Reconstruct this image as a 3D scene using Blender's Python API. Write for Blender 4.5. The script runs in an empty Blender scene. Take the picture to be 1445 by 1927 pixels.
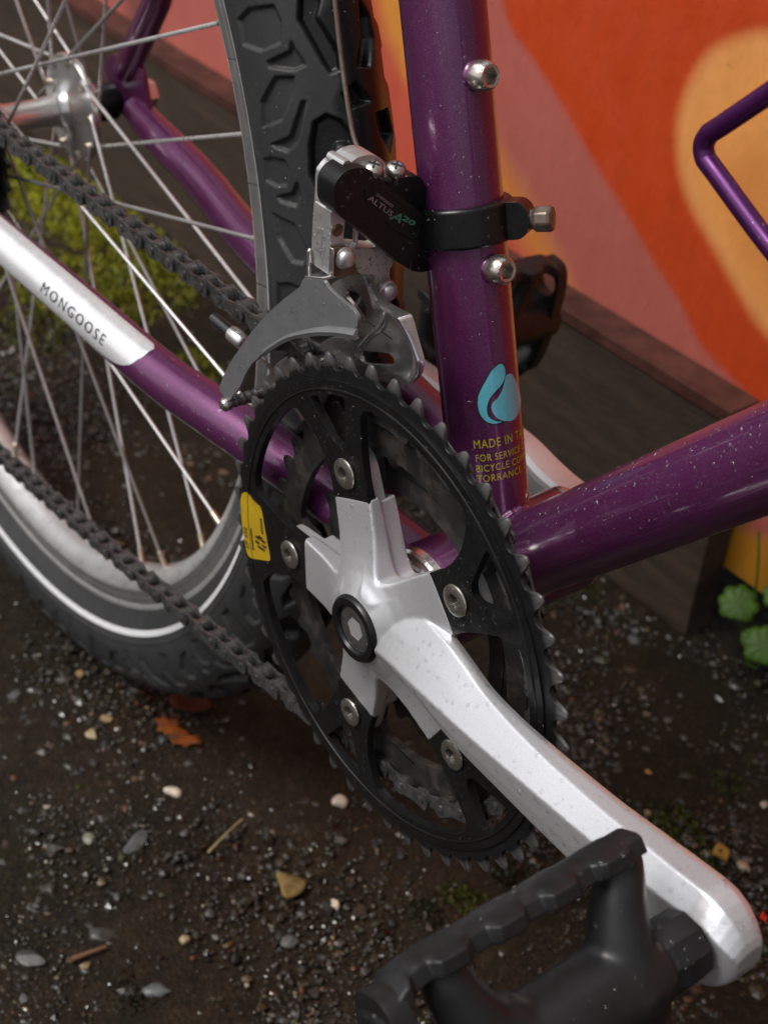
import bpy, bmesh, math, random
import numpy as np
from mathutils import Vector, Matrix
from mathutils.geometry import tessellate_polygon

random.seed(7)
rng = np.random.default_rng(7)
PI = math.pi
R_ = math.radians
scene = bpy.context.scene
COL = scene.collection

# ------------------------------------------------------------------ camera
CAM_POS = np.array([0.3175, -0.3143, 0.3444])
CAM_RX, CAM_ROLL, CAM_RZ, CAM_F = 0.94324, 0.07627, 0.88882, 1.94504


def rz_(a):
    return np.array([[math.cos(a), -math.sin(a), 0], [math.sin(a), math.cos(a), 0], [0, 0, 1]])


def rx_(a):
    return np.array([[1, 0, 0], [0, math.cos(a), -math.sin(a)], [0, math.sin(a), math.cos(a)]])


CAM_R = rz_(CAM_RZ) @ rx_(CAM_RX) @ rz_(CAM_ROLL)
cam_data = bpy.data.cameras.new('camera')
cam = bpy.data.objects.new('camera', cam_data)
COL.objects.link(cam)
M = Matrix.Identity(4)
for i in range(3):
    for j in range(3):
        M[i][j] = CAM_R[i, j]
    M[i][3] = CAM_POS[i]
cam.matrix_world = M
cam_data.sensor_fit = 'HORIZONTAL'
cam_data.sensor_width = 24.0
cam_data.lens = 24.0 * CAM_F
cam_data.clip_start = 0.01
cam_data.clip_end = 2000.0
cam_data.dof.use_dof = True
cam_data.dof.focus_distance = 0.49
cam_data.dof.aperture_fstop = 15.0
scene.camera = cam

# ------------------------------------------------------------------ sky and sun (overcast)
SUN_EL, SUN_AZ = R_(57), R_(-108)
world = bpy.data.worlds.new('World')
scene.world = world
world.use_nodes = True
wn = world.node_tree
wn.nodes.clear()
w_out = wn.nodes.new('ShaderNodeOutputWorld')
w_bg = wn.nodes.new('ShaderNodeBackground')
w_sky = wn.nodes.new('ShaderNodeTexSky')
w_sky.sky_type = 'NISHITA'
w_sky.sun_disc = False
w_sky.sun_elevation = SUN_EL
w_sky.sun_rotation = PI / 2 - SUN_AZ
w_sky.dust_density = 4.0
w_sky.ozone_density = 1.0
w_hsv = wn.nodes.new('ShaderNodeHueSaturation')
w_hsv.inputs['Saturation'].default_value = 0.22
wn.links.new(w_sky.outputs[0], w_hsv.inputs['Color'])
wn.links.new(w_hsv.outputs[0], w_bg.inputs['Color'])
wn.links.new(w_bg.outputs[0], w_out.inputs['Surface'])
w_bg.inputs['Strength'].default_value = 0.085
sun_data = bpy.data.lights.new('sun', 'SUN')
sun_data.energy = 1.5
sun_data.angle = R_(25)
sun_data.color = (1.0, 0.97, 0.92)
sun = bpy.data.objects.new('sun', sun_data)
COL.objects.link(sun)
sd = Vector((math.cos(SUN_EL) * math.cos(SUN_AZ), math.cos(SUN_EL) * math.sin(SUN_AZ), math.sin(SUN_EL)))
sun.rotation_euler = sd.to_track_quat('Z', 'Y').to_euler()
scene.view_settings.view_transform = 'Standard'
scene.view_settings.look = 'None'
scene.view_settings.gamma = 1.0
scene.view_settings.use_curve_mapping = False
scene.view_settings.exposure = 0.75
scene.cycles.use_denoising = True
scene.cycles.max_bounces = 10

# ------------------------------------------------------------------ helpers
PW, PH = 1445.0, 1927.0


def ray(px, py):
    f = CAM_F * PW
    d = CAM_R @ np.array([(px - PW / 2) / f, -(py - PH / 2) / f, -1.0])
    return d


def at(px, py, y):                      # where the sight line through a photo pixel meets the plane y
    d = ray(px, py)
    return Vector(CAM_POS + (y - CAM_POS[1]) / d[1] * d)


def atx(px, py, x):
    d = ray(px, py)
    return Vector(CAM_POS + (x - CAM_POS[0]) / d[0] * d)


def atz(px, py, z):
    d = ray(px, py)
    return Vector(CAM_POS + (z - CAM_POS[2]) / d[2] * d)


def zoom(x0, y0, s, pts):
    return [(x0 + a * s, y0 + b * s) for a, b in pts]


def srgb(r, g, b):
    def f(c):
        c /= 255.0
        return c / 12.92 if c <= 0.04045 else ((c + 0.055) / 1.055) ** 2.4
    return (f(r), f(g), f(b), 1.0)


class MB:
    def __init__(self):
        self.v, self.f = [], []

    def add(self, vs, fs):
        o = len(self.v)
        self.v += [tuple(p) for p in vs]
        self.f += [tuple(i + o for i in f) for f in fs]
        return self

    def strip(self, loops, closed=True, cap0=True, cap1=True):
        n = len(loops[0])
        vs = [p for l in loops for p in l]
        fs = []
        m = n if closed else n - 1
        for k in range(len(loops) - 1):
            for i in range(m):
                j = (i + 1) % n
                fs.append((k * n + i, k * n + j, (k + 1) * n + j, (k + 1) * n + i))
        if cap0:
            fs.append(tuple(range(n - 1, -1, -1)))
        if cap1:
            fs.append(tuple((len(loops) - 1) * n + i for i in range(n)))
        return self.add(vs, fs)

    def tube(self, path, radius, seg=16, cap=True):
        P = [Vector(p) for p in path]
        n = len(P)
        T = []
        for i in range(n):
            a = P[max(i - 1, 0)]
            b = P[min(i + 1, n - 1)]
            T.append((b - a).normalized())
        up = Vector((0, 0, 1)) if abs(T[0].z) < 0.9 else Vector((0, 1, 0))
        U = T[0].cross(up).normalized()
        loops = []
        for i in range(n):
            U = (U - T[i] * U.dot(T[i])).normalized()
            V = T[i].cross(U)
            r = radius(i / (n - 1)) if callable(radius) else radius
            ru, rv = r if isinstance(r, tuple) else (r, r)
            loops.append([P[i] + U * ru * math.cos(a) + V * rv * math.sin(a)
                          for a in [2 * PI * k / seg for k in range(seg)]])
        return self.strip(loops, True, cap, cap)

    def lathe(self, prof, org, axis, seg=32, closed=False):
        """prof: (distance along axis, radius)"""
        A = Vector(axis).normalized()
        O = Vector(org)
        U = A.cross(Vector((0, 0, 1)) if abs(A.z) < 0.9 else Vector((1, 0, 0))).normalized()
        V = A.cross(U)
        loops = [[O + A * d + (U * math.cos(a) + V * math.sin(a)) * max(r, 1e-6)
                  for a in [2 * PI * k / seg for k in range(seg)]] for d, r in prof]
        if closed:
            loops.append(loops[0])
            return self.strip(loops, True, False, False)
        return self.strip(loops, True, True, True)

    def prism(self, poly, ext, holes=()):
        """poly: 3D points (planar), ext: extrusion vector"""
        ext = Vector(ext)
        loops = [[Vector(p) for p in poly]] + [[Vector(p) for p in h] for h in holes]
        flat = [p for l in loops for p in l]
        tri = tessellate_polygon(loops)
        n = len(flat)
        vs = flat + [p + ext for p in flat]
        fs = []
        if not tri:
            return self
        a, b, c = tri[0]
        nrm = (flat[b] - flat[a]).cross(flat[c] - flat[a])
        flip = nrm.dot(ext) > 0
        for t in tri:
            t = tuple(t)
            fs.append(t[::-1] if flip else t)
            u = tuple(i + n for i in t)
            fs.append(u if flip else u[::-1])
        o = 0
        for l in loops:
            m = len(l)
            for i in range(m):
                j = (i + 1) % m
                fs.append((o + i, o + j, o + j + n, o + i + n))
            o += m
        return self.add(vs, fs)

    def box(self, c, sx, sy, sz, ax=None):
        c = Vector(c)
        X, Y, Z = ax or (Vector((1, 0, 0)), Vector((0, 1, 0)), Vector((0, 0, 1)))
        vs = [c + X * sx * a / 2 + Y * sy * b / 2 + Z * sz * d / 2 for d in (-1, 1) for b in (-1, 1) for a in (-1, 1)]
        return self.add(vs, [(0, 2, 3, 1), (4, 5, 7, 6), (0, 1, 5, 4), (2, 6, 7, 3), (0, 4, 6, 2), (1, 3, 7, 5)])


def finish(me, angle=35, recalc=True):
    if recalc:
        bm = bmesh.new()
        bm.from_mesh(me)
        bmesh.ops.remove_doubles(bm, verts=bm.verts, dist=1e-7)
        bmesh.ops.recalc_face_normals(bm, faces=bm.faces)
        bm.to_mesh(me)
        bm.free()
    me.polygons.foreach_set('use_smooth', [True] * len(me.polygons))
    me.set_sharp_from_angle(angle=R_(angle))


def obj(name, mb, mat, parent=None, angle=35, bevel=0, seg=2, sub=0, recalc=True, blimit=30):
    me = bpy.data.meshes.new(name)
    me.from_pydata([tuple(p) for p in mb.v], [], mb.f)
    finish(me, angle, recalc)
    me.materials.append(mat)
    o = bpy.data.objects.new(name, me)
    COL.objects.link(o)
    if parent is not None:
        o.parent = parent
    if bevel:
        b = o.modifiers.new('bevel', 'BEVEL')
        b.width = bevel
        b.segments = seg
        b.limit_method = 'ANGLE'
        b.angle_limit = R_(blimit)
        b.harden_normals = False
    if sub:
        s = o.modifiers.new('sub', 'SUBSURF')
        s.levels = sub
        s.render_levels = sub
    return o


def bake(o, angle=180):
    """replace the mesh by its modified form"""
    dg = bpy.context.evaluated_depsgraph_get()
    me = bpy.data.meshes.new_from_object(o.evaluated_get(dg))
    o.modifiers.clear()
    o.data = me
    me.polygons.foreach_set('use_smooth', [True] * len(me.polygons))
    if angle < 180:
        me.set_sharp_from_angle(angle=R_(angle))


def empty(name, parent=None):
    o = bpy.data.objects.new(name, None)
    COL.objects.link(o)
    o.empty_display_size = 0.02
    if parent is not None:
        o.parent = parent
    return o


def tag(o, label=None, cat=None, group=None, kind=None):
    if label:
        o['label'] = label
    if cat:
        o['category'] = cat
    if group:
        o['group'] = group
    if kind:
        o['kind'] = kind
    return o


def smooth_path(pts, n=8, closed=False):
    P = [Vector(p) for p in pts]
    out = []
    m = len(P)
    rngm = m if closed else m - 1
    for i in range(rngm):
        p0 = P[(i - 1) % m] if closed or i > 0 else P[0] * 2 - P[1]
        p1, p2 = P[i], P[(i + 1) % m]
        p3 = P[(i + 2) % m] if closed or i + 2 < m else P[-1] * 2 - P[-2]
        for k in range(n):
            t = k / n
            out.append(0.5 * ((2 * p1) + (p2 - p0) * t + (2 * p0 - 5 * p1 + 4 * p2 - p3) * t * t
                              + (3 * p1 - p0 - 3 * p2 + p3) * t ** 3))
    if not closed:
        out.append(P[-1])
    return out


def round_poly(pts, r, n=5):
    """round the corners of a planar polygon of 3D points"""
    P = [Vector(p) for p in pts]
    out = []
    m = len(P)
    for i in range(m):
        a, b, c = P[i - 1], P[i], P[(i + 1) % m]
        u, w = (a - b), (c - b)
        d = min(r, u.length * 0.45, w.length * 0.45)
        u.normalize()
        w.normalize()
        p, q = b + u * d, b + w * d
        for k in range(n + 1):
            t = k / n
            out.append(p * (1 - t) ** 2 + b * 2 * t * (1 - t) + q * t * t)
    return out


# ------------------------------------------------------------------ materials
class Mat:
    def __init__(self, name):
        self.m = bpy.data.materials.new(name)
        self.m.use_nodes = True
        self.nt = self.m.node_tree
        self.b = self.nt.nodes['Principled BSDF']

    def n(self, t, **kw):
        k = self.nt.nodes.new(t)
        for a, v in kw.items():
            if a.startswith('in_'):
                k.inputs[a[3:].replace('_', ' ')].default_value = v
            else:
                setattr(k, a, v)
        return k

    def l(self, a, b):
        self.nt.links.new(a, b)

    def coord(self):
        if not hasattr(self, '_c'):
            self._c = self.n('ShaderNodeNewGeometry').outputs['Position']
        return self._c

    def noise(self, scale, detail=4, rough=0.6, stretch=None):
        k = self.n('ShaderNodeTexNoise')
        k.inputs['Scale'].default_value = scale
        k.inputs['Detail'].default_value = detail
        k.inputs['Roughness'].default_value = rough
        c = self.coord()
        if stretch:
            mp = self.n('ShaderNodeMapping')
            mp.inputs['Scale'].default_value = stretch
            self.l(c, mp.inputs['Vector'])
            c = mp.outputs[0]
        self.l(c, k.inputs['Vector'])
        return k.outputs['Fac']

    def ramp(self, fac, stops, interp='LINEAR'):
        k = self.n('ShaderNodeValToRGB')
        k.color_ramp.interpolation = interp
        e = k.color_ramp.elements
        while len(e) < len(stops):
            e.new(0.5)
        for el, (p, c) in zip(e, stops):
            el.position = p
            el.color = c if isinstance(c, (tuple, list)) else (c, c, c, 1)
        self.l(fac, k.inputs['Fac'])
        return k.outputs['Color']

    def mix(self, fac, a, b):
        k = self.n('ShaderNodeMix', data_type='RGBA')
        for s, v in ((k.inputs[0], fac), (k.inputs[6], a), (k.inputs[7], b)):
            if isinstance(v, (tuple, list, float, int)):
                s.default_value = v
            else:
                self.l(v, s)
        return k.outputs[2]

    def bump(self, h, strength=0.3, dist=0.001):
        k = self.n('ShaderNodeBump')
        k.inputs['Strength'].default_value = strength
        k.inputs['Distance'].default_value = dist
        self.l(h, k.inputs['Height'])
        self.l(k.outputs[0], self.b.inputs['Normal'])

    def set(self, **kw):
        for a, v in kw.items():
            s = self.b.inputs[a.replace('_', ' ')]
            if isinstance(v, (int, float, tuple, list)):
                s.default_value = v
            else:
                self.l(v, s)
        return self


def simple(name, col, metallic=0.0, rough=0.5, var=0.25, scale=60, rvar=0.12, bump=0.0, bscale=900, coat=0.0, dirt=None,
           dscale=35, dlo=0.52, dhi=0.7, spec=0.5):
    m = Mat(name)
    m.set(Specular_IOR_Level=spec)
    nz = m.noise(scale)
    lo = tuple(c * (1 - var) for c in col[:3]) + (1,)
    hi = tuple(min(1, c * (1 + var)) for c in col[:3]) + (1,)
    c = m.ramp(nz, [(0.3, lo), (0.7, hi)])
    r = m.ramp(m.noise(scale * 2.3, 5), [(0.3, max(0.02, rough - rvar)), (0.7, min(1, rough + rvar))])
    if dirt:
        f = m.ramp(m.noise(dscale, 8, 0.72), [(dlo, 0.0), (dhi, 1.0)])
        c = m.mix(f, c, dirt)
        r = m.mix(f, r, (0.75, 0.75, 0.75, 1))
        inv = m.ramp(f, [(0, metallic), (1, metallic * 0.25)])
        m.set(Metallic=inv)
    else:
        m.set(Metallic=metallic)
    m.set(Base_Color=c, Roughness=r)
    if coat:
        m.set(Coat_Weight=coat, Coat_Roughness=0.06)
    if bump:
        m.bump(m.noise(bscale, 3), bump, 0.0004)
    return m.m


def purple_paint(scratch=None):
    m = Mat('purple_metallic_paint')
    fl = m.noise(5200, 1, 0.5)
    c = m.ramp(fl, [(0.3, (0.066, 0.008, 0.054, 1)), (0.62, (0.118, 0.018, 0.096, 1)), (0.78, (0.38, 0.13, 0.33, 1))])
    wear = m.ramp(m.noise(28, 9, 0.75), [(0.62, 0.0), (0.72, 1.0)])
    c2 = m.mix(wear, c, (0.11, 0.035, 0.10, 1))
    if scratch is not None:
        mp = m.n('ShaderNodeMapping', vector_type='TEXTURE')
        mp.inputs['Rotation'].default_value = (0, -scratch, 0)
        mp.inputs['Scale'].default_value = (1 / 14.0, 1 / 900.0, 1 / 900.0)
        m.l(m.coord(), mp.inputs['Vector'])
        k = m.n('ShaderNodeTexNoise')
        k.inputs['Scale'].default_value = 1.0
        k.inputs['Detail'].default_value = 5
        m.l(mp.outputs[0], k.inputs['Vector'])
        sc = m.ramp(k.outputs['Fac'], [(0.62, 0.0), (0.74, 0.55)])
        c2 = m.mix(sc, c2, (0.26, 0.16, 0.24, 1))
    m.set(Base_Color=c2, Metallic=0.55, Coat_Weight=0.9, Coat_IOR=1.5)
    m.set(Roughness=m.ramp(m.noise(90, 5), [(0.3, 0.34), (0.7, 0.46)]))
    m.set(Coat_Roughness=m.ramp(m.noise(45, 7, 0.7), [(0.35, 0.05), (0.75, 0.22)]))
    m.bump(m.noise(260, 4), 0.04, 0.0005)
    return m.m


M_PURPLE = purple_paint()
M_CAGEPURPLE = simple('purple_anodised_wire', (0.075, 0.010, 0.090), 0.65, 0.32, 0.15, coat=0.3)
M_SILVER = simple('silver_painted_alloy', (0.65, 0.65, 0.67), 0.70, 0.32, 0.06, 1900, 0.07, 0.14, 2600, dirt=(0.22, 0.19, 0.16, 1), dscale=48,
                  dlo=0.70, dhi=0.92)
M_SPIDER = simple('silver_cast_alloy', (0.52, 0.51, 0.50), 0.6, 0.38, 0.06, 140, 0.06, 0.10, 2600, dirt=(0.16, 0.13, 0.10, 1), dscale=42,
                  dlo=0.58, dhi=0.8)
M_RING = simple('black_anodised_alloy', (0.0048, 0.0048, 0.0052), 0.1, 0.36, 0.3, 70, 0.12, 0.05, 1500, dirt=(0.022, 0.018, 0.015, 1), dscale=55,
                dlo=0.6, dhi=0.85, spec=0.42)
M_TEETH = simple('worn_tooth_metal', (0.085, 0.083, 0.08), 0.75, 0.34, 0.5, 220, 0.14, 0.06, 1800)
M_RINGGREY = simple('dirty_grey_chainring', (0.020, 0.0195, 0.019), 0.35, 0.45, 0.35, 90, 0.12, 0.08, 1200, dirt=(0.06, 0.047, 0.038, 1), dscale=60,
                    dlo=0.5, dhi=0.7, spec=0.35)
M_STEEL = simple('brushed_bolt_steel', (0.52, 0.48, 0.43), 0.95, 0.27, 0.1, 240, 0.08, 0.05, 2000)
M_CHROME = simple('worn_chrome', (0.64, 0.63, 0.62), 0.93, 0.19, 0.14, 120, 0.08, 0.06, 900, dirt=(0.09, 0.07, 0.05, 1), dscale=70, dlo=0.6,
                  dhi=0.78)
M_CAGEGREY = simple('grey_painted_plate', (0.20, 0.20, 0.205), 0.55, 0.42, 0.08, 120, 0.06, 0.04, 2000, dirt=(0.11, 0.08, 0.055, 1), dscale=120,
                    dlo=0.68, dhi=0.8)
M_LINK = simple('bare_cast_alloy', (0.60, 0.59, 0.58), 0.8, 0.36, 0.08, 150, 0.08, 0.08, 1600, dirt=(0.10, 0.075, 0.05, 1), dscale=110, dlo=0.62,
                dhi=0.8)
M_SPECKLE = simple('speckled_dirty_alloy', (0.50, 0.47, 0.42), 0.6, 0.5, 0.12, 300, 0.1, 0.25, 1600, dirt=(0.035, 0.025, 0.016, 1), dscale=420,
                   dlo=0.55, dhi=0.62)
M_RUST = simple('rust_stained_steel', (0.16, 0.10, 0.055), 0.6, 0.42, 0.5, 120, 0.1, 0.2, 900, dirt=(0.05, 0.03, 0.015, 1), dscale=160)
M_BLACKPLASTIC = simple('black_plastic', (0.0055, 0.0055, 0.006), 0.0, 0.33, 0.3, 90, 0.08, 0.05, 1600, spec=0.35)
M_PEDAL = simple('black_resin', (0.010, 0.010, 0.0105), 0.0, 0.42, 0.3, 60, 0.12, 0.10, 1400, dirt=(0.028, 0.027, 0.026, 1), dscale=45, dlo=0.6,
                 dhi=0.8, spec=0.38)
M_BAND = simple('black_painted_band', (0.005, 0.005, 0.0052), 0.0, 0.3, 0.3, 80, 0.1, 0.06, 700, spec=0.4)
M_RIM = simple('dull_rim_alloy', (0.46, 0.455, 0.45), 0.55, 0.33, 0.12, 60, 0.1, 0.05, 900, dirt=(0.18, 0.16, 0.14, 1), dscale=40, dlo=0.6, dhi=0.85)
M_SPOKE = simple('stainless_spoke', (0.60, 0.59, 0.585), 0.6, 0.3, 0.1, 50, 0.1)
M_SPOKEDULL = simple('dull_spoke', (0.30, 0.295, 0.29), 0.6, 0.4, 0.15, 50, 0.1)
M_BRASS = simple('tarnished_nipple', (0.50, 0.44, 0.34), 0.9, 0.35, 0.15, 200, 0.1)
M_HUB = simple('polished_hub_alloy', (0.66, 0.65, 0.64), 0.85, 0.20, 0.08, 80, 0.06)
M_CHAIN = simple('oily_chain_steel', (0.13, 0.13, 0.13), 0.8, 0.27, 0.35, 180, 0.12, 0.12, 1200, dirt=(0.022, 0.021, 0.020, 1), dscale=220, dlo=0.5,
                 dhi=0.66)
M_CABLE = simple('brown_rusty_cable', (0.13, 0.095, 0.075), 0.5, 0.5, 0.3, 300, 0.1, 0.3, 2600)
M_HOUSING = simple('black_cable_housing', (0.012, 0.012, 0.013), 0.0, 0.35)
M_STRIPE = simple('white_reflective_stripe', (0.55, 0.55, 0.56), 0.1, 0.5, 0.12, 400, 0.1)
M_YELLOWTXT = simple('yellow_print', (0.46, 0.38, 0.012), 0.0, 0.35, 0.1, 300, coat=0.5)
M_BLUE = simple('blue_print', (0.10, 0.42, 0.52), 0.0, 0.3, 0.06, 200, coat=0.6)
M_INK = simple('black_print', (0.012, 0.012, 0.014), 0.0, 0.4)
M_GREYTXT = simple('pinkish_grey_print', (0.30, 0.24, 0.24), 0.0, 0.45)
M_GREENTXT = simple('green_print', (0.05, 0.22, 0.13), 0.0, 0.45)
M_STICKER = simple('yellow_foil_sticker', (0.46, 0.29, 0.012), 0.15, 0.35, 0.12, 160, coat=0.3)
M_FOIL = simple('silver_foil_decal', (0.72, 0.72, 0.74), 0.5, 0.26, 0.06, 60, 0.08, 0.05, 500, dirt=(0.32, 0.28, 0.26, 1), dscale=60, dlo=0.66,
                dhi=0.8)
M_COG = simple('black_cog_steel', (0.03, 0.03, 0.03), 0.7, 0.35)


def tyre_mat():
    m = Mat('tyre_rubber')
    wet = m.n('ShaderNodeAttribute', attribute_name='wet').outputs['Fac']
    dust = m.ramp(m.noise(30, 8, 0.7), [(0.35, (0.014, 0.014, 0.0145, 1)), (0.7, (0.026, 0.026, 0.0265, 1))])
    c = m.mix(wet, dust, (0.006, 0.006, 0.0065, 1))
    m.set(Specular_IOR_Level=m.mix(wet, (0.45, 0.45, 0.45, 1), (0.28, 0.28, 0.28, 1)))
    r = m.mix(wet, m.ramp(m.noise(80, 6), [(0.3, 0.5), (0.7, 0.68)]), (0.24, 0.24, 0.24, 1))
    m.set(Base_Color=c, Roughness=r)
    m.bump(m.noise(500, 6, 0.7), 0.3, 0.0006)
    return m.m


M_TYRE = tyre_mat()


def water_mat():
    m = Mat('water')
    nt = m.nt
    nt.nodes.remove(m.b)
    out = [n for n in nt.nodes if n.type == 'OUTPUT_MATERIAL'][0]
    tr = m.n('ShaderNodeBsdfTransparent')
    tr.inputs['Color'].default_value = (0.92, 0.92, 0.93, 1)
    gl = m.n('ShaderNodeBsdfGlossy')
    gl.inputs['Roughness'].default_value = 0.14
    fr = m.n('ShaderNodeFresnel')
    fr.inputs['IOR'].default_value = 1.42
    mx = m.n('ShaderNodeMixShader')
    bf = m.n('ShaderNodeNewGeometry').outputs['Backfacing']
    inv = m.n('ShaderNodeMath', operation='SUBTRACT')
    inv.inputs[0].default_value = 1.0
    m.l(bf, inv.inputs[1])
    mu = m.n('ShaderNodeMath', operation='MULTIPLY')
    ad = m.n('ShaderNodeMath', operation='ADD')
    ad.inputs[1].default_value = 0.02
    m.l(fr.outputs[0], ad.inputs[0])
    m.l(ad.outputs[0], mu.inputs[0])
    m.l(inv.outputs[0], mu.inputs[1])
    m.l(mu.outputs[0], mx.inputs[0])
    m.l(tr.outputs[0], mx.inputs[1])
    m.l(gl.outputs[0], mx.inputs[2])
    m.l(mx.outputs[0], out.inputs['Surface'])
    return m.m


M_WATER = water_mat()


# ------------------------------------------------------------------ droplets on a surface
def sprinkle(target, n, rmin, rmax, seed, keep=None, name='water_droplets', parent=None, stretch=0.3, flat=0.45, power=3.0):
    r = np.random.default_rng(seed)
    me = target.data
    me.calc_loop_triangles()
    nt = len(me.loop_triangles)
    tri = np.empty(nt * 3, int)
    me.loop_triangles.foreach_get('vertices', tri)
    tri = tri.reshape(-1, 3)
    co = np.empty(len(me.vertices) * 3)
    me.vertices.foreach_get('co', co)
    co = co.reshape(-1, 3)
    A, B, C = co[tri[:, 0]], co[tri[:, 1]], co[tri[:, 2]]
    N = np.cross(B - A, C - A)
    area = np.linalg.norm(N, axis=1)
    N = N / np.maximum(area[:, None], 1e-12)
    cen = (A + B + C) / 3
    w = area.copy()
    if keep is not None:
        w = w * keep(cen, N)
    if w.sum() <= 0:
        return None
    idx = r.choice(nt, n, p=w / w.sum())
    u, v = r.random(n), r.random(n)
    fl = u + v > 1
    u[fl], v[fl] = 1 - u[fl], 1 - v[fl]
    P = A[idx] + (B - A)[idx] * u[:, None] + (C - A)[idx] * v[:, None]
    NN = N[idx]
    rad = rmin + (rmax - rmin) * r.random(n) ** power
    mb = MB()
    SEG = 7
    for p, nn, ra in zip(P, NN, rad):
        nn = Vector(nn)
        t = Vector((0, 0, -1)) - nn * nn.dot(Vector((0, 0, -1)))
        if t.length < 0.05:
            t = nn.orthogonal()
        t.normalize()
        ang = r.normal() * 0.5
        b = nn.cross(t)
        t, b = t * math.cos(ang) + b * math.sin(ang), b * math.cos(ang) - t * math.sin(ang)
        st = 1 + abs(r.normal()) * stretch
        hh = flat * ra * (0.8 + 0.4 * r.random())
        p = Vector(p) - nn * hh * 0.12
        vs, fs = [], []
        j = [1 + 0.12 * r.normal() for _ in range(SEG)]
        for ring, (rr, h) in enumerate(((1.0, 0.0), (0.88, 0.5), (0.5, 0.88))):
            for k in range(SEG):
                a = 2 * PI * k / SEG
                vs.append(p + (t * math.cos(a) * st + b * math.sin(a)) * ra * rr * j[k] + nn * hh * h)
        vs.append(p + nn * hh)
        for ring in range(2):
            for k in range(SEG):
                q = (k + 1) % SEG
                fs.append((ring * SEG + k, ring * SEG + q, (ring + 1) * SEG + q, (ring + 1) * SEG + k))
        for k in range(SEG):
            fs.append((2 * SEG + k, 2 * SEG + (k + 1) % SEG, 3 * SEG))
        mb.add(vs, fs)
    o = obj(name, mb, M_WATER, parent if parent is not None else target, angle=180, recalc=False)
    tag(o, kind='stuff')
    return o


TOCAM = lambda c: (CAM_POS - c) / np.linalg.norm(CAM_POS - c, axis=1)[:, None]


def facing(zmin=-0.5, cmin=0.08):
    return lambda c, n: ((n * TOCAM(c)).sum(1) > cmin) & (n[:, 2] > zmin)


# ------------------------------------------------------------------ text meshes
def text_mesh(s, size, shear=0.0, res=3, space=1.0, bold=0.0):
    cu = bpy.data.curves.new('t', 'FONT')
    cu.body = s
    cu.size = size
    cu.shear = shear
    cu.resolution_u = res
    cu.space_character = space
    cu.offset = bold
    o = bpy.data.objects.new('t', cu)
    COL.objects.link(o)
    dg = bpy.context.evaluated_depsgraph_get()
    me = bpy.data.meshes.new_from_object(o.evaluated_get(dg))
    bpy.data.objects.remove(o)
    v = [tuple(p.co) for p in me.vertices]
    f = [tuple(p.vertices) for p in me.polygons]
    bpy.data.meshes.remove(me)
    return v, f


def text_obj(name, s, size, mapf, mat, parent, shear=0.0, sx=1.0, space=1.0, bold=0.0):
    v, f = text_mesh(s, size, shear, 3, space, bold)
    mb = MB()
    mb.add([mapf(x * sx, y) for x, y, z in v], f)
    return obj(name, mb, mat, parent, recalc=False)


# ------------------------------------------------------------------ the place
GZ = -0.297            # ground level; the crank axis is the origin
WY = 0.357             # face of the painted wall


def ground_mat():
    m = Mat('wet_tarmac')
    big = m.noise(6, 8, 0.7)
    fine = m.noise(330, 7, 0.8)
    mid = m.noise(60, 7, 0.75)
    c1 = m.ramp(fine, [(0.30, (0.0030, 0.0022, 0.0011, 1)), (0.5, (0.0105, 0.0074, 0.0036, 1)), (0.70, (0.040, 0.028, 0.016, 1))])
    c2 = m.ramp(fine, [(0.30, (0.0055, 0.0030, 0.0012, 1)), (0.5, (0.017, 0.0095, 0.0040, 1)), (0.72, (0.040, 0.024, 0.011, 1))])
    c = m.mix(m.ramp(big, [(0.42, 0.0), (0.6, 1.0)]), c1, c2)
    k0 = m.n('ShaderNodeMix', data_type='RGBA', blend_type='MULTIPLY')
    k0.inputs[0].default_value = 1.0
    m.l(c, k0.inputs[6])
    m.l(m.ramp(mid, [(0.3, 0.45), (0.7, 1.35)]), k0.inputs[7])
    moss = m.ramp(m.noise(16, 9, 0.75), [(0.58, 0.0), (0.70, 0.7)])
    c = m.mix(moss, k0.outputs[2], (0.014, 0.0125, 0.0012, 1))
    m.set(Base_Color=c, Roughness=m.ramp(m.noise(110, 8, 0.75), [(0.3, 0.35), (0.65, 0.9)]), Specular_IOR_Level=0.16)
    k = m.n('ShaderNodeTexVoronoi')
    k.inputs['Scale'].default_value = 420
    m.l(m.coord(), k.inputs['Vector'])
    h = m.mix(0.35, m.noise(260, 9, 0.8), k.outputs['Distance'])
    m.bump(h, 0.8, 0.0022)
    return m.m


def ground():
    mb = MB()
    n = 150
    xs = np.concatenate([[-60, -12, -4, -2], np.linspace(-1.3, 0.55, n), [2, 5, 12, 60]])
    ys = np.concatenate([[-60, -12, -4, -1.5], np.linspace(-0.7, 0.60, n), [2, 5, 12, 60]])
    X, Y = np.meshgrid(xs, ys, indexing='ij')
    Z = np.zeros_like(X)
    r = np.random.default_rng(3)
    for k in range(40):
        f = r.uniform(8, 120)
        a = r.uniform(0, 2 * PI)
        Z += 0.012 / f * 2 * np.sin(f * (X * math.cos(a) + Y * math.sin(a)) + r.uniform(0, 6))
    inside = (X > -1.31) & (X < 0.56) & (Y > -0.71) & (Y < 0.61)
    Z = np.where(inside, Z * 0.6, 0)
    # keep the tarmac under the wheel level
    V = np.stack([X, Y, GZ + Z], -1).reshape(-1, 3)
    h, w = X.shape
    F = [(i * w + j, (i + 1) * w + j, (i + 1) * w + j + 1, i * w + j + 1) for i in range(h - 1) for j in range(w - 1)]
    mb.v = [tuple(p) for p in V]
    mb.f = F
    o = obj('ground', mb, ground_mat(), angle=180, recalc=False)
    tag(o, 'wet dark tarmac ground with grit and moss', 'ground', kind='structure')


ground()


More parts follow.
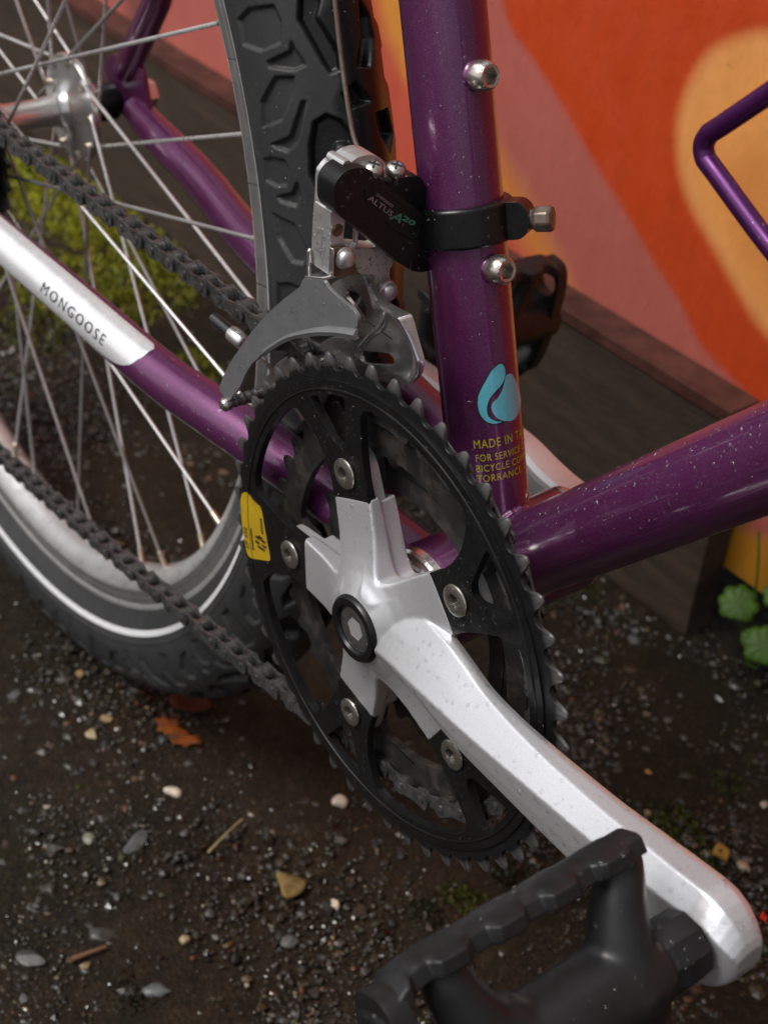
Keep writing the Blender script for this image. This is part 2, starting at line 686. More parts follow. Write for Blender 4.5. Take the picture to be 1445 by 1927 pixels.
# ---- painted wall: one panel, the painting and one shadow band are its colour
def poly_sd(P, poly):
    """signed distance of points P (n,2) to polygon, negative inside"""
    d = np.full(len(P), 1e9)
    ins = np.zeros(len(P), bool)
    m = len(poly)
    for i in range(m):
        a, b = np.array(poly[i]), np.array(poly[(i + 1) % m])
        e = b - a
        w = P - a
        t = np.clip((w @ e) / (e @ e + 1e-12), 0, 1)
        d = np.minimum(d, np.linalg.norm(w - t[:, None] * e, axis=1))
        c = (a[1] > P[:, 1]) != (b[1] > P[:, 1])
        xi = a[0] + (P[:, 1] - a[1]) / (b[1] - a[1] + 1e-12) * e[0]
        ins ^= c & (P[:, 0] < xi)
    return np.where(ins, -d, d)


def wall_pts(px):
    return [(p.x, p.z) for p in (at(a, b, WY) for a, b in px)]


def painted_wall():
    OR = np.array((0.48, 0.046, 0.003))
    LO = np.array((0.72, 0.29, 0.075))
    SAL = np.array((0.41, 0.104, 0.080))
    RED = np.array((0.50, 0.080, 0.045))
    YEL = np.array((0.62, 0.24, 0.035))
    SHADOW = np.array((0.12, 0.045, 0.042))
    x0, x1, z0, z1 = -1.35, 0.35, -0.249, 0.42
    nx, nz = 560, 230
    xs, zs = np.linspace(x0, x1, nx), np.linspace(z0, z1, nz)
    X, Z = np.meshgrid(xs, zs, indexing='ij')
    P = np.stack([X.ravel(), Z.ravel()], 1)
    r = np.random.default_rng(5)
    wob = np.zeros(len(P))
    for k in range(12):
        f = r.uniform(10, 90)
        a = r.uniform(0, 6.28)
        wob += 0.018 / f * np.sin(f * (P[:, 0] * math.cos(a) + P[:, 1] * math.sin(a)) + r.uniform(0, 6))
    C = np.tile(OR, (len(P), 1))

    def paint(px, col, soft=0.004, alpha=1.0):
        q = [(p.x, p.y) for p in smooth_path([Vector((a, b, 0)) for a, b in wall_pts(px)], 4, True)]
        d = poly_sd(P, q) + wob
        t = np.clip(0.5 - d / soft, 0, 1)[:, None] * alpha
        C[:] = C * (1 - t) + col * t
    # salmon diagonal band and everything left of it
    paint([(930, -300), (945, 0), (1010, 122), (1111, 293), (1194, 429), (1277, 561), (1319, 648), (1384, 721), (1418, 756), (1560, 900),
           (1500, 1300), (1250, 1400), (-200, 700), (-400, -300)], SAL, 0.006)
    paint([(880, -60), (905, 90), (945, 300), (1010, 420), (1080, 590), (1110, 640), (1000, 700), (700, 560), (600, -200)], RED, 0.012)
    paint([(905, 240), (955, 312), (1010, 400), (1085, 575), (1050, 560), (1010, 500), (960, 430), (925, 420), (890, 330)], YEL, 0.025, 0.75)
    paint([(690, -300), (775, -300), (800, 50), (770, 150), (742, 95), (715, 20)], YEL, 0.02)
    # left hand corner
    paint([(-300, -300), (80, -300), (160, 0), (190, 105), (100, 75), (0, 28), (-300, -80)], OR * 1.25 + np.array((0.08, 0.02, 0.01)), 0.012)
    paint([(215, -200), (250, -200), (290, 40), (340, 150), (450, 280), (420, 320), (300, 200), (250, 90)], SHADOW, 0.03, 0.75)  # dark diagonal shadow band put into the paint colour
    # light orange loop on the right
    paint([(1460, 62), (1400, 68), (1340, 95), (1300, 150), (1275, 225), (1280, 320), (1305, 400), (1350, 480), (1400, 560), (1460, 640),
           (1700, 900), (1900, 400), (1700, 60)], LO * np.array((1.0, 1.08, 1.35)), 0.012)
    paint([(1460, 74), (1403, 80), (1347, 105), (1309, 157), (1285, 228), (1290, 318), (1315, 396), (1360, 475), (1410, 553), (1470, 632),
           (1700, 890), (1900, 400), (1700, 72)], LO, 0.016)
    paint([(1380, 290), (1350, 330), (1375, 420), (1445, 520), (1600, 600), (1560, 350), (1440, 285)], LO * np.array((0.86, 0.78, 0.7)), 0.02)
    # yellow foot of the wall beside the board end
    paint([(1330, 1040), (1372, 985), (1412, 1000), (1460, 1015), (1900, 1100), (1900, 1700), (1300, 1200)],
          np.array((0.50, 0.21, 0.012)), 0.012)
    # grubby lower edge
    low = np.clip(1 - (P[:, 1] - z0) / 0.06, 0, 1) * 0.35
    grime = (0.5 + 0.5 * np.sin(P[:, 0] * 61 + 3 * np.sin(P[:, 0] * 23))) * 0.3 + 0.7
    C *= (1 - low * grime)[:, None]
    mb = MB()
    V = np.stack([P[:, 0], np.full(len(P), WY), P[:, 1]], 1)
    mb.v = [tuple(p) for p in V]
    mb.f = [(i * nz + j, (i + 1) * nz + j, (i + 1) * nz + j + 1, i * nz + j + 1) for i in range(nx - 1) for j in range(nz - 1)]
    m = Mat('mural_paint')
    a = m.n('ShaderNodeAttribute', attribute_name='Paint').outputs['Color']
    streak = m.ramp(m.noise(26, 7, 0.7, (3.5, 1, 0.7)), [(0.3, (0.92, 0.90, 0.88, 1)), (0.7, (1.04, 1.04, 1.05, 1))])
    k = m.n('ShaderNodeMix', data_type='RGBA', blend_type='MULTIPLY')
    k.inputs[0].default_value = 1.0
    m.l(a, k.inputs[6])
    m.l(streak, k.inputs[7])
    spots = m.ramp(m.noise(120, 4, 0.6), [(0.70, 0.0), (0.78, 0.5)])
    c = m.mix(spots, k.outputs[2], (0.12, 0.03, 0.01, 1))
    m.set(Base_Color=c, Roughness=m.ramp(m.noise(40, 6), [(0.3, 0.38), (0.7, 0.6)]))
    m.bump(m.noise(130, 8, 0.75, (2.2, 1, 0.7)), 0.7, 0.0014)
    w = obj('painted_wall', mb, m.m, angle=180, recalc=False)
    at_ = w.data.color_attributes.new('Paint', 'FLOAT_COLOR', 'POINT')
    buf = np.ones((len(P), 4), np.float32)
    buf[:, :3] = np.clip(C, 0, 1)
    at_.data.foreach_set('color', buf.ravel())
    # the rest of the wall: upper part and thickness
    back = MB()
    back.box((-0.5, WY + 0.062, (z0 + 1.6) / 2), 6.0, 0.12, 1.6 - z0)
    up = simple('bounce_cut_grey_brown', (0.20, 0.15, 0.13), 0, 0.5, 0.2, 12)  # made-up neutral colour for the unseen wall, weakens the orange bounce light
    obj('wall_body', back, up, w, angle=30)
    for nm, cx, cz, sx, sz in (('upper_panel', -0.5, (z1 + 1.6) / 2, 6.0, 1.6 - z1 - 0.004), ('side_panel', (x0 - 3.5) / 2, (z0 + z1) / 2, -3.5 - x0 + 0.004, z1 - z0),
                               ('side_panel', (x1 + 2.5) / 2, (z0 + z1) / 2, 2.5 - x1 - 0.004, z1 - z0)):
        q = MB()
        q.box((cx, WY + 0.001, cz), abs(sx), 0.002, sz)
        obj(nm, q, up, w, angle=30)
    tag(w, 'mural wall painted in orange, salmon and yellow shapes behind the bicycle', 'wall')


painted_wall()


def base_board():
    m = Mat('brown_weathered_board')
    g = m.noise(45, 8, 0.7, (0.25, 1, 2.2))
    c = m.ramp(g, [(0.3, (0.022, 0.015, 0.010, 1)), (0.55, (0.047, 0.031, 0.021, 1)), (0.8, (0.10, 0.060, 0.038, 1))])
    st = m.ramp(m.noise(14, 8, 0.7), [(0.5, 0.0), (0.7, 0.8)])
    c = m.mix(st, c, (0.028, 0.022, 0.014, 1))
    m.set(Base_Color=c, Roughness=0.7, Specular_IOR_Level=0.25)
    m.bump(m.noise(110, 9, 0.78, (0.5, 1, 1.3)), 0.8, 0.0022)
    mb = MB()
    x1 = at(1312, 1100, 0.331).x
    mb.box(((x1 - 3.5) / 2, (0.331 + WY - 0.003) / 2, (GZ - 0.01 - 0.131) / 2), x1 + 3.5, WY - 0.003 - 0.331, -0.131 - GZ + 0.01)
    o = obj('base_board', mb, m.m, angle=30, bevel=0.0008, seg=2)
    mb = MB()
    mb.box(((x1 - 3.5) / 2 - 0.001, 0.3428, -0.1262), x1 + 3.494, 0.0264, 0.0090)
    lip = simple('red_brown_lip', (0.060, 0.022, 0.016), 0, 0.65, 0.45, 40, bump=0.4, bscale=160, spec=0.2)
    obj('top_lip', mb, lip, o, angle=30, bevel=0.0005)
    tag(o, 'brown weathered board standing along the foot of the painted wall', 'board')


base_board()

# ------------------------------------------------------------------ the bicycle
bike = empty('bicycle')
bike.location = (0, 0, 0)
tag(bike, 'purple mountain bicycle wet with rain, silver crank and black chainrings', 'bicycle')

# ---- frame
frame = empty('frame', bike)
ST = 1.27455
DT = 0.81378
SD = Vector((-math.cos(ST), 0, math.sin(ST)))      # up the seat tube
SN = Vector((math.sin(ST), 0, math.cos(ST)))       # forward of it
DD = Vector((math.cos(DT), 0, math.sin(DT)))
DN = Vector((-math.sin(DT), 0, math.cos(DT)))
RS, RD = 0.0143, 0.01567

mb = MB().tube([SD * t for t in np.linspace(0.0, 0.42, 60)], RS, 64)
seat_tube = obj('seat_tube', mb, M_PURPLE, frame)
mb = MB().tube([DD * t for t in np.linspace(0.0, 0.60, 70)], RD, 64)
down_tube = obj('down_tube', mb, purple_paint(DT), frame)
mb = MB().lathe([(-0.034, 0.0168), (-0.034, 0.0202), (-0.0325, 0.0208), (0.0325, 0.0208), (0.034, 0.0202), (0.034, 0.0168)], (0, 0, 0), (0, 1, 0), 64)
obj('bottom_bracket_shell', mb, M_PURPLE, frame)
# weld beads around the joints
for T, r, d in ((SD, RS, 0.0215), (DD, RD, 0.0215)):
    path = []
    U = T.cross(Vector((0, 1, 0))).normalized()
    for k in range(97):
        a = 2 * PI * k / 96
        yy = r * math.sin(a)
        s = math.sqrt(max(1e-9, 0.0208 ** 2 - min(abs(r * math.cos(a)), 0.0207) ** 2))
        path.append(T * (s + 0.0008 + 0.0003 * math.sin(k * 1.9)) + U * (r + 0.0004) * math.cos(a) + Vector((0, yy * 1.02, 0)))
    obj('weld_bead', MB().tube(path, 0.0021, 8), M_PURPLE, frame)
# bead where seat tube and down tube meet
mb = MB()
path = []
bis = (SN + DN).normalized()
for k in range(25):
    a = (k / 24 - 0.5) * 2 * 1.1
    yv = 0.0138 * math.sin(a)
    rr = math.sqrt(RS ** 2 - yv ** 2)
    rd = math.sqrt(max(1e-9, RD ** 2 - yv ** 2))
    # intersection of the two upper generator lines in the xz plane
    A_ = SN * rr
    B_ = DN * rd
    den = SD.x * DD.z - SD.z * DD.x
    dx, dz = B_.x - A_.x, B_.z - A_.z
    s = (dx * DD.z - dz * DD.x) / den
    p = A_ + SD * s
    path.append(Vector((p.x, yv, p.z)) + Vector((0, 0, 0.0004 * math.sin(k * 2.1))))
obj('weld_bead', MB().tube(path, 0.0026, 10), M_PURPLE, frame)


def cs_path(side, n=40):
    if side < 0:
        pts = [(-0.012, -0.0235, 0.001), (-0.0855, -0.0330, 0.0066), (-0.134, -0.0410, 0.0088), (-0.174, -0.0462, 0.0100), (-0.2345, -0.0516, 0.0153), (-0.2985, -0.0597, 0.0237), (-0.392, -0.0650, 0.0310)]
    else:
        pts = [(-0.012, 0.0235, 0.001), (-0.0765, 0.0330, 0.0066), (-0.16, 0.0430, 0.0100), (-0.2545, 0.0500, 0.0170), (-0.307, 0.0555, 0.0250), (-0.364, 0.0600, 0.0305), (-0.388, 0.0625, 0.0340)]
    return smooth_path(pts, 8)


def cs_r(t):
    return 0.0116 - 0.0016 * min(1, t / 0.75) - 0.0022 * max(0, (t - 0.75) / 0.25)


stay = {}
for s in (-1, 1):
    mb = MB().tube(cs_path(s), cs_r, 40)
    stay[s] = obj('chain_stay', mb, M_PURPLE, frame)
AX = Vector((-0.408, 0, 0.0332))
for s in (-1, 1):
    p0 = Vector((-0.398, s * 0.0625, 0.052))
    p1 = Vector((-0.357, s * 0.0605, 0.1023))
    p2 = Vector((-0.15, s * 0.022, 0.43))
    mb = MB().tube([p0 + (p1 - p0) * t for t in np.linspace(0, 1, 8)] + [p1 + (p2 - p1) * t for t in np.linspace(0.05, 1, 30)], 0.0074, 28)
    obj('seat_stay', mb, M_PURPLE, frame)
# dropouts
dz = zoom(0, 0, 0.2353, [(880, 425), (965, 440), (1060, 470), (1135, 560), (1160, 740), (1190, 900), (1115, 985), (1000, 935), (885, 800), (865, 690),
                         (850, 600), (822, 545), (850, 505)])
dh = zoom(0, 0, 0.2353, [(1035, 560), (1065, 590), (1060, 640), (1030, 620)])
poly = round_poly([at(a, b, 0.0610) for a, b in dz], 0.004)
hole = round_poly([at(a, b, 0.0610) for a, b in dh], 0.002)
obj('dropout', MB().prism(poly, (0, 0.003, 0), [hole]), M_PURPLE, frame, bevel=0.0012)
poly2 = [Vector((p.x, -0.060, p.z)) for p in poly]
hole2 = [Vector((p.x, -0.060, p.z)) for p in hole]
obj('dropout', MB().prism(poly2, (0, -0.006, 0), [hole2]), M_PURPLE, frame, bevel=0.0012)
# chain stay bridge
obj('chain_stay_bridge', MB().tube([(-0.062, -0.026, 0.004), (-0.062, 0.028, 0.002)], 0.0065, 20), M_PURPLE, frame)

# bottle bosses on the seat tube with cap screws
for zz in (0.1725, 0.1115):
    t = zz / SD.z
    base = SD * t + SN * (RS - 0.0012)
    obj('bottle_boss', MB().lathe([(0, 0.0054), (0.0008, 0.0053), (0.0014, 0.0049), (0.0018, 0.0045)], base, SN, 32), M_PURPLE, frame)
    b = base + SN * 0.0017
    prof = [(0, 0.0046), (0.0006, 0.0052), (0.0024, 0.0053), (0.0044, 0.0049), (0.0060, 0.0041), (0.0063, 0.0036), (0.0058, 0.0026)]
    mb = MB().lathe(prof[:-1], b, SN, 32)
    mb.f.pop()
    n0 = len(mb.v)
    # hexagon socket
    A = SN.normalized()
    U = Vector((0, 1, 0))
    V = A.cross(U)
    ring = [b + A * 0.0060 + (U * math.cos(2 * PI * k / 32) + V * math.sin(2 * PI * k / 32)) * 0.0030 for k in range(32)]

    def hexr(a, f=0.0026):
        a = (a % (PI / 3)) - PI / 6
        return f / math.cos(a)
    l1 = [b + A * 0.0063 + (U * math.cos(2 * PI * k / 48) + V * math.sin(2 * PI * k / 48)) * 0.0036 for k in range(48)]
    l2 = [b + A * 0.0061 + (U * math.cos(2 * PI * k / 48) + V * math.sin(2 * PI * k / 48)) * hexr(2 * PI * k / 48) for k in range(48)]
    l3 = [b + A * 0.0008 + (U * math.cos(2 * PI * k / 48) + V * math.sin(2 * PI * k / 48)) * hexr(2 * PI * k / 48) for k in range(48)]
    mb.strip([l1, l2, l3], True, False, True)
    obj('bottle_screw', mb, M_STEEL, frame, angle=40)

sprinkle(seat_tube, 1300, 0.00022, 0.0008, 11, facing(), parent=frame, stretch=0.7, power=5)
sprinkle(down_tube, 2300, 0.0002, 0.0009, 12, lambda c, n: facing(-0.35)(c, n) & (c[:, 0] < 0.22), parent=frame, stretch=0.7, power=5)
sprinkle(stay[-1], 520, 0.0003, 0.0010, 13, facing(-0.1), parent=frame, power=4)
sprinkle(stay[1], 120, 0.0003, 0.0014, 14, facing(-0.1), parent=frame, power=4)

# ---- decals on the frame
CAMD = Vector(CAM_POS)


def tube_map(T, N, r, s0, a0, lift=0.00014, flip=1):
    """u to the right along the circumference from angle a0 (towards +N), v up the tube; near side is -y"""
    B = Vector((0, -1, 0))

    def f(u, v):
        a = a0 + u / r * flip
        return T * (s0 + v) + (B * math.cos(a) + N * math.sin(a)) * (r + lift)
    return f


def seat_angle(px, py):
    """angle around and height along the seat tube of a photo pixel"""
    d = ray(px, py)
    o = CAM_POS
    T = np.array(SD)
    dp = d - T * (d @ T)
    op = o - T * (o @ T)
    a, b, c = dp @ dp, 2 * dp @ op, op @ op - RS ** 2
    t = (-b - math.sqrt(max(0, b * b - 4 * a * c))) / (2 * a)
    p = o + t * d
    q = p - T * (p @ T)
    return math.atan2(q @ np.array(SN), -q[1]), p @ T


for (px, py), s, size, sx in (((891, 844), 'MADE IN TAIWAN', 0.0047, 0.74), ((895, 868.5), 'FOR SERVICE CALL', 0.0038, 0.76),
                              ((896, 888), 'BICYCLE COMPANY', 0.0038, 0.78), ((898, 907), 'TORRANCE, CA', 0.0038, 0.84)):
    a0, s0 = seat_angle(px, py)
    mp = tube_map(SD, SN, RS, s0, a0)
    text_obj('tube_lettering', s, size, lambda u, v, mp=mp: mp(u, v), M_YELLOWTXT, frame, sx=sx, bold=0.0, space=1.12)


def seat_decal(name, px, mat, lift):
    """flat print on the seat tube"""
    pts = [seat_angle(a, b) for a, b in px]
    fl = [Vector((a * RS, s, 0)) for a, s in pts]
    fl = smooth_path(fl, 5, True)
    # cut into thin strips so that it bends round the tube
    bm = bmesh.new()
    vs = [bm.verts.new(p) for p in fl]
    bm.faces.new(vs)
    x0, x1 = min(p.x for p in fl), max(p.x for p in fl)
    for k in range(1, 14):
        xx = x0 + (x1 - x0) * k / 14
        g = bm.verts[:] + bm.edges[:] + bm.faces[:]
        bmesh.ops.bisect_plane(bm, geom=g, plane_co=(xx, 0, 0), plane_no=(1, 0, 0))
    bmesh.ops.triangulate(bm, faces=bm.faces[:])
    bm.verts.index_update()
    mb = MB()
    mp = tube_map(SD, SN, RS, 0, 0, lift)
    mb.add([mp(v.co.x, v.co.y) for v in bm.verts], [tuple(v.index for v in f.verts) for f in bm.faces])
    bm.free()
    o = obj(name, mb, mat, frame, recalc=False)
    return o


CRES = [(941, 684), (949, 692), (950, 706), (944, 722), (930, 738), (920, 752), (916, 768), (919, 783), (932, 792), (944, 793), (930, 797), (914, 792),
        (902, 776), (899, 752), (904, 735), (914, 716), (926, 696)]
BODY = [(952, 706), (962, 704), (969, 715), (976, 735), (979, 752), (976, 772), (968, 788), (952, 792), (936, 787), (926, 774), (925, 760), (938, 746),
        (946, 728)]
seat_decal('blue_emblem_outline', [(941, 681.5), (951.5, 690), (952.5, 706), (946, 723), (932, 739), (922.5, 753), (918.5, 768), (921, 781), (933, 790), (946, 792), (946, 795.5), (930, 799.5), (912, 794),
                                   (899.5, 777), (896.5, 752), (902, 733), (912, 714), (924, 694)], M_INK, 0.00010)
seat_decal('blue_emblem', CRES, M_BLUE, 0.00018)
seat_decal('blue_emblem', BODY, M_BLUE, 0.00018)


# silver decal and lettering on the near chain stay
def stay_frame(path):
    P = [Vector(p) for p in path]
    L = [0]
    for i in range(1, len(P)):
        L.append(L[-1] + (P[i] - P[i - 1]).length)
    return P, np.array(L)


SP, SL = stay_frame(cs_path(-1))


def stay_pt(l, a, lift=0.0002):
    i = int(np.clip(np.searchsorted(SL, l) - 1, 0, len(SP) - 2))
    t = (l - SL[i]) / (SL[i + 1] - SL[i])
    p = SP[i] * (1 - t) + SP[i + 1] * t
    T = (SP[i + 1] - SP[i]).normalized()
    up = Vector((0, 0, 1))
    out = T.cross(up).normalized()
    if out.y > 0:
        out = -out
    up = out.cross(T)
    if up.z < 0:
        up = -up
    r = cs_r(l / SL[-1]) + lift
    return p + (out * math.cos(a) + up * math.sin(a)) * r


mb = MB()
rows = []
L0, L1 = 0.166, 0.372
for i in range(60):
    l = L0 + (L1 - L0) * i / 59
    row = []
    # rounded tongue at the front end
    k = min(1, (l - L0) / 0.030)
    lo = 1.0 - 1.25 * math.sqrt(max(0, 1 - (1 - k) ** 2))
    hi = 1.75 if k > 0.02 else 1.55
    for j in range(17):
        row.append(stay_pt(l + 0.010 * (1 - k) * (j / 16) ** 2 * 0, lo + (hi - lo) * j / 16))
    rows.append(row)
mb.strip(rows, False, False, False)
obj('silver_decal', mb, M_FOIL, frame, recalc=False)
tl = 0.2415


def mong(u, v):
    return stay_pt(tl - u, 0.22 + v / 0.0105, 0.00045)


text_obj('stay_lettering', 'MONGOOSE', 0.0068, mong, M_INK, frame, sx=1.12, space=1.3, bold=0.0)
mb = MB()                      # worn pale scuffs low on the stay
for l_, a_, w_, h_ in ((0.128, -0.40, 0.007, 0.10), (0.117, -0.44, 0.005, 0.12), (0.109, -0.40, 0.004, 0.07), (0.150, -0.52, 0.004, 0.06)):
    mb.strip([[stay_pt(l_ - w_ * u_, a_ + h_ * (v_ - 0.5) * math.sin(PI * (0.12 + 0.76 * u_)), 0.0002) for v_ in (0, 0.5, 1)] for u_ in np.linspace(0, 1, 8)], False, False, False)
obj('paint_scuff', mb, M_GREYTXT, frame, recalc=False)

# ---- bottle cage on the down tube
cage = empty('bottle_cage', bike)
cp = lambda s, p, y=0.0: DD * s + DN * p + Vector((0, y, 0))
pts = [cp(0.215, 0.024), cp(0.200, 0.030), cp(0.1875, 0.045), cp(0.1775, 0.078), cp(0.1762, 0.0850), cp(0.1800, 0.0886), cp(0.190, 0.0886), cp(0.25, 0.0872), cp(0.30, 0.086),
       cp(0.315, 0.082, 0.014), cp(0.318, 0.066, 0.034), cp(0.318, 0.045, 0.036), cp(0.315, 0.026, 0.02), cp(0.300, 0.0205, 0.006), cp(0.25, 0.021), cp(0.22, 0.0225)]
obj('cage_wire', MB().tube(smooth_path(pts, 7), 0.0030, 20), M_CAGEPURPLE, cage)
pts = [cp(0.30, 0.086), cp(0.315, 0.082, -0.014), cp(0.318, 0.066, -0.034), cp(0.318, 0.045, -0.036), cp(0.315, 0.026, -0.02), cp(0.300, 0.0205, -0.006)]
obj('cage_wire', MB().tube(smooth_path(pts, 7), 0.0030, 16), M_CAGEPURPLE, cage)
w0 = cage.children[0]
sprinkle(w0, 110, 0.0003, 0.0008, 15, lambda c, n: (n[:, 2] > 0.35) & (c[:, 0] < 0.14), parent=cage)

# ------------------------------------------------------------------ crankset
crank = empty('crankset', bike)
TH = 6.7               # crank angle in degrees
BOLT0 = 114.67


def rp(r, deg, y):
    a = R_(deg)
    return Vector((r * math.cos(a), y, r * math.sin(a)))


def tooth_band(mb, N, tip, root, inner, yc, half, phase, tipk=0.36):
    """toothed band of a chainring, thinner towards the tooth tips"""
    pitch = 360.0 / N
    prof = [(-0.5, 0.0), (-0.42, 0.02), (-0.355, 0.07), (-0.30, 0.16), (-0.25, 0.29), (-0.21, 0.46), (-0.18, 0.64), (-0.135, 0.83), (-0.085, 0.96), (-0.04, 1.0), (0.04, 1.0), (0.085, 0.95),
            (0.13, 0.82), (0.175, 0.63), (0.21, 0.45), (0.25, 0.28), (0.30, 0.16), (0.355, 0.07), (0.42, 0.02)]
    loops = [[], [], [], [], [], [], []]
    for k in range(N):
        hgt = tip * (1 - 0.004 * ((k * 7) % 5 == 0))
        for f, h in prof:
            d = phase + (k + f) * pitch
            ro = root + (hgt - root) * h
            rm = root - 0.0018 + (ro - root) * 0.35
            th = half * (1 - (1 - tipk) * h)
            tm = half * (1 - (1 - tipk) * h * 0.25)
            loops[0].append(rp(inner, d, yc - half))
            loops[1].append(rp(rm, d, yc - tm))
            loops[2].append(rp(ro - 0.0002, d, yc - th))
            loops[3].append(rp(ro, d, yc - th * 0.7))
            loops[4].append(rp(ro, d, yc + th * 0.7))
            loops[5].append(rp(rm, d, yc + tm))
            loops[6].append(rp(inner, d, yc + half))
    mb.strip(loops, True, False, False)


def ring_inner(nb, phase, r_out, tab, rtab, n_arc=14, off0=-12, off1=17.5):
    """inner boundary of a spidered chainring: arcs at r_out, tabs down to rtab at every bolt"""
    pts = []
    for b in range(nb):
        c = phase + 72 * b
        prof = [(off0 - 5, r_out), (off0 - 1.5, r_out - 0.0012), (off0, r_out - 0.004), (off0 + 0.3, r_out - 0.010), (off0 + 0.6, 0.062 if rtab < 0.06 else r_out - 0.011),
                (off0 + 0.2, 0.054) if rtab < 0.05 else (off0 + 1, rtab + 0.003), (off0 - 2.0, rtab) if rtab < 0.05 else (off0 + 2, rtab),
                (14.0, rtab) if rtab < 0.05 else (11, rtab),
                (11.5, 0.054) if rtab < 0.05 else (13, rtab + 0.003), (11.2, 0.061) if rtab < 0.06 else (13, rtab + 0.004),
                (12.4, r_out - 0.013), (off1 - 2.0, r_out - 0.005), (off1, r_out - 0.0015), (off1 + 4, r_out)]
        for o, r in prof:
            pts.append((c + o, r))
        a0, a1 = c + off1 + 4, c + 72 + off0 - 5
        for k in range(1, n_arc):
            pts.append((a0 + (a1 - a0) * k / n_arc, r_out))
    return pts


def big_ring():
    o = empty('chainring', crank)
    o['label'] = 'large outer black chainring with bare worn teeth'
    mb = MB()
    tooth_band(mb, 48, 0.0981, 0.0918, 0.0880, -0.0542, 0.00105, math.degrees(2.904588) - 0, 0.45)
    obj('toothed_rim', mb, M_TEETH if False else M_RINGTOOTH, o, angle=42)
    Y0, TK = -0.0561, 0.0030
    outer = [rp(0.0887, 360.0 * k / 192, Y0) for k in range(192)]
    inner = round_poly([rp(r, d, Y0) for d, r in ring_inner(5, BOLT0, 0.0822, 0.009, 0.0455)], 0.0012, 2)
    holes = [inner]
    for b in range(5):
        c = BOLT0 + 72 * b
        if b == 1:
            continue
        holes.append(round_poly([rp(0.0832, c - 6.6, Y0), rp(0.0836, c, Y0), rp(0.0832, c + 9.4, Y0), rp(0.0665, c + 3.4, Y0), rp(0.0645, c + 0.5, Y0), rp(0.0660, c - 2.6, Y0)], 0.0024, 4))
    mb = MB().prism(outer, (0, TK, 0), holes)
    pl = obj('ring_plate', mb, M_RING, o, bevel=0.00055, seg=3)
    for rr_ in (0.0853,):
        path = [rp(rr_, 360.0 * k / 160, Y0 + 0.0001) for k in range(161)]
        obj('ring_ridge', MB().tube(path, 0.0005, 8), M_RING, o)
    c = BOLT0 + 72
    sprinkle(pl, 1300, 0.0002, 0.00060, 21, lambda c_, n: n[:, 1] < -0.8, parent=o, power=3, stretch=0.15)
    return o


def ring_tooth_mat():
    m = Mat('black_ring_with_worn_teeth')
    sep = m.n('ShaderNodeSeparateXYZ')
    m.l(m.coord(), sep.inputs[0])
    cmb = m.n('ShaderNodeCombineXYZ')
    m.l(sep.outputs[0], cmb.inputs[0])
    m.l(sep.outputs[2], cmb.inputs[2])
    ln = m.n('ShaderNodeVectorMath', operation='LENGTH')
    m.l(cmb.outputs[0], ln.inputs[0])
    ad = m.n('ShaderNodeMath', operation='MULTIPLY_ADD')
    m.l(m.noise(420, 5, 0.7), ad.inputs[0])
    ad.inputs[1].default_value = 0.003
    m.l(ln.outputs['Value'], ad.inputs[2])
    mr = m.n('ShaderNodeMapRange')
    mr.inputs['From Min'].default_value = 0.0945
    mr.inputs['From Max'].default_value = 0.0995
    m.l(ad.outputs[0], mr.inputs['Value'])
    f = mr.outputs[0]
    c = m.mix(f, (0.007, 0.007, 0.0075, 1), (0.17, 0.167, 0.163, 1))
    m.set(Specular_IOR_Level=0.35)
    m.set(Base_Color=c, Metallic=m.mix(f, (0.1, 0.1, 0.1, 1), (0.85, 0.85, 0.85, 1)), Roughness=m.ramp(m.noise(300, 5), [(0.3, 0.28), (0.7, 0.5)]))
    m.bump(m.noise(1600, 4), 0.12, 0.0003)
    return m.m


M_RINGTOOTH = ring_tooth_mat()
big_ring()


def inner_ring(N, tip, root, band_in, yc, half, phase, r_open, label, rtab):
    o = empty('chainring', crank)
    o['label'] = label
    mb = MB()
    tooth_band(mb, N, tip, root, band_in, yc, half, phase, 0.5)
    obj('toothed_rim', mb, M_RINGGREY, o, angle=42)
    Y0 = yc - half - 0.0004
    outer = [rp(band_in + 0.0008, 360.0 * k / 160, Y0) for k in range(160)]
    pts = []
    for b in range(5):
        c = BOLT0 + 72 * b
        if rtab:
            for of, r in ((-13, r_open), (-10, r_open - 0.001), (-8.5, r_open - 0.004), (-8.5, rtab + 0.002), (-6, rtab), (6, rtab), (8.5, rtab + 0.002), (8.5, r_open - 0.004), (10, r_open - 0.001), (13, r_open)):
                pts.append((c + of, r))
            for k in range(1, 10):
                pts.append((c + 13 + 46 * k / 10, r_open))
        else:
            for k in range(24):
                pts.append((c + 3 * k, r_open))
    inner = [rp(r, d, Y0) for d, r in pts]
    mb = MB().prism(outer, (0, 2 * half + 0.0008, 0), [inner])
    obj('ring_plate', mb, M_RINGGREY, o, bevel=0.0005, seg=2)
    return o


P38 = 360 / 38.0
JOINT0 = 91.5          # first chain joint on the middle ring
inner_ring(38, 0.0787, 0.0732, 0.0705, -0.0465, 0.0011, JOINT0 + P38 / 2, 0.0615, 'middle dark chainring carrying the chain', 0.049)
inner_ring(28, 0.0586, 0.0532, 0.0505, -0.0392, 0.0011, 152.8, 0.0440, 'small inner dark chainring', None)

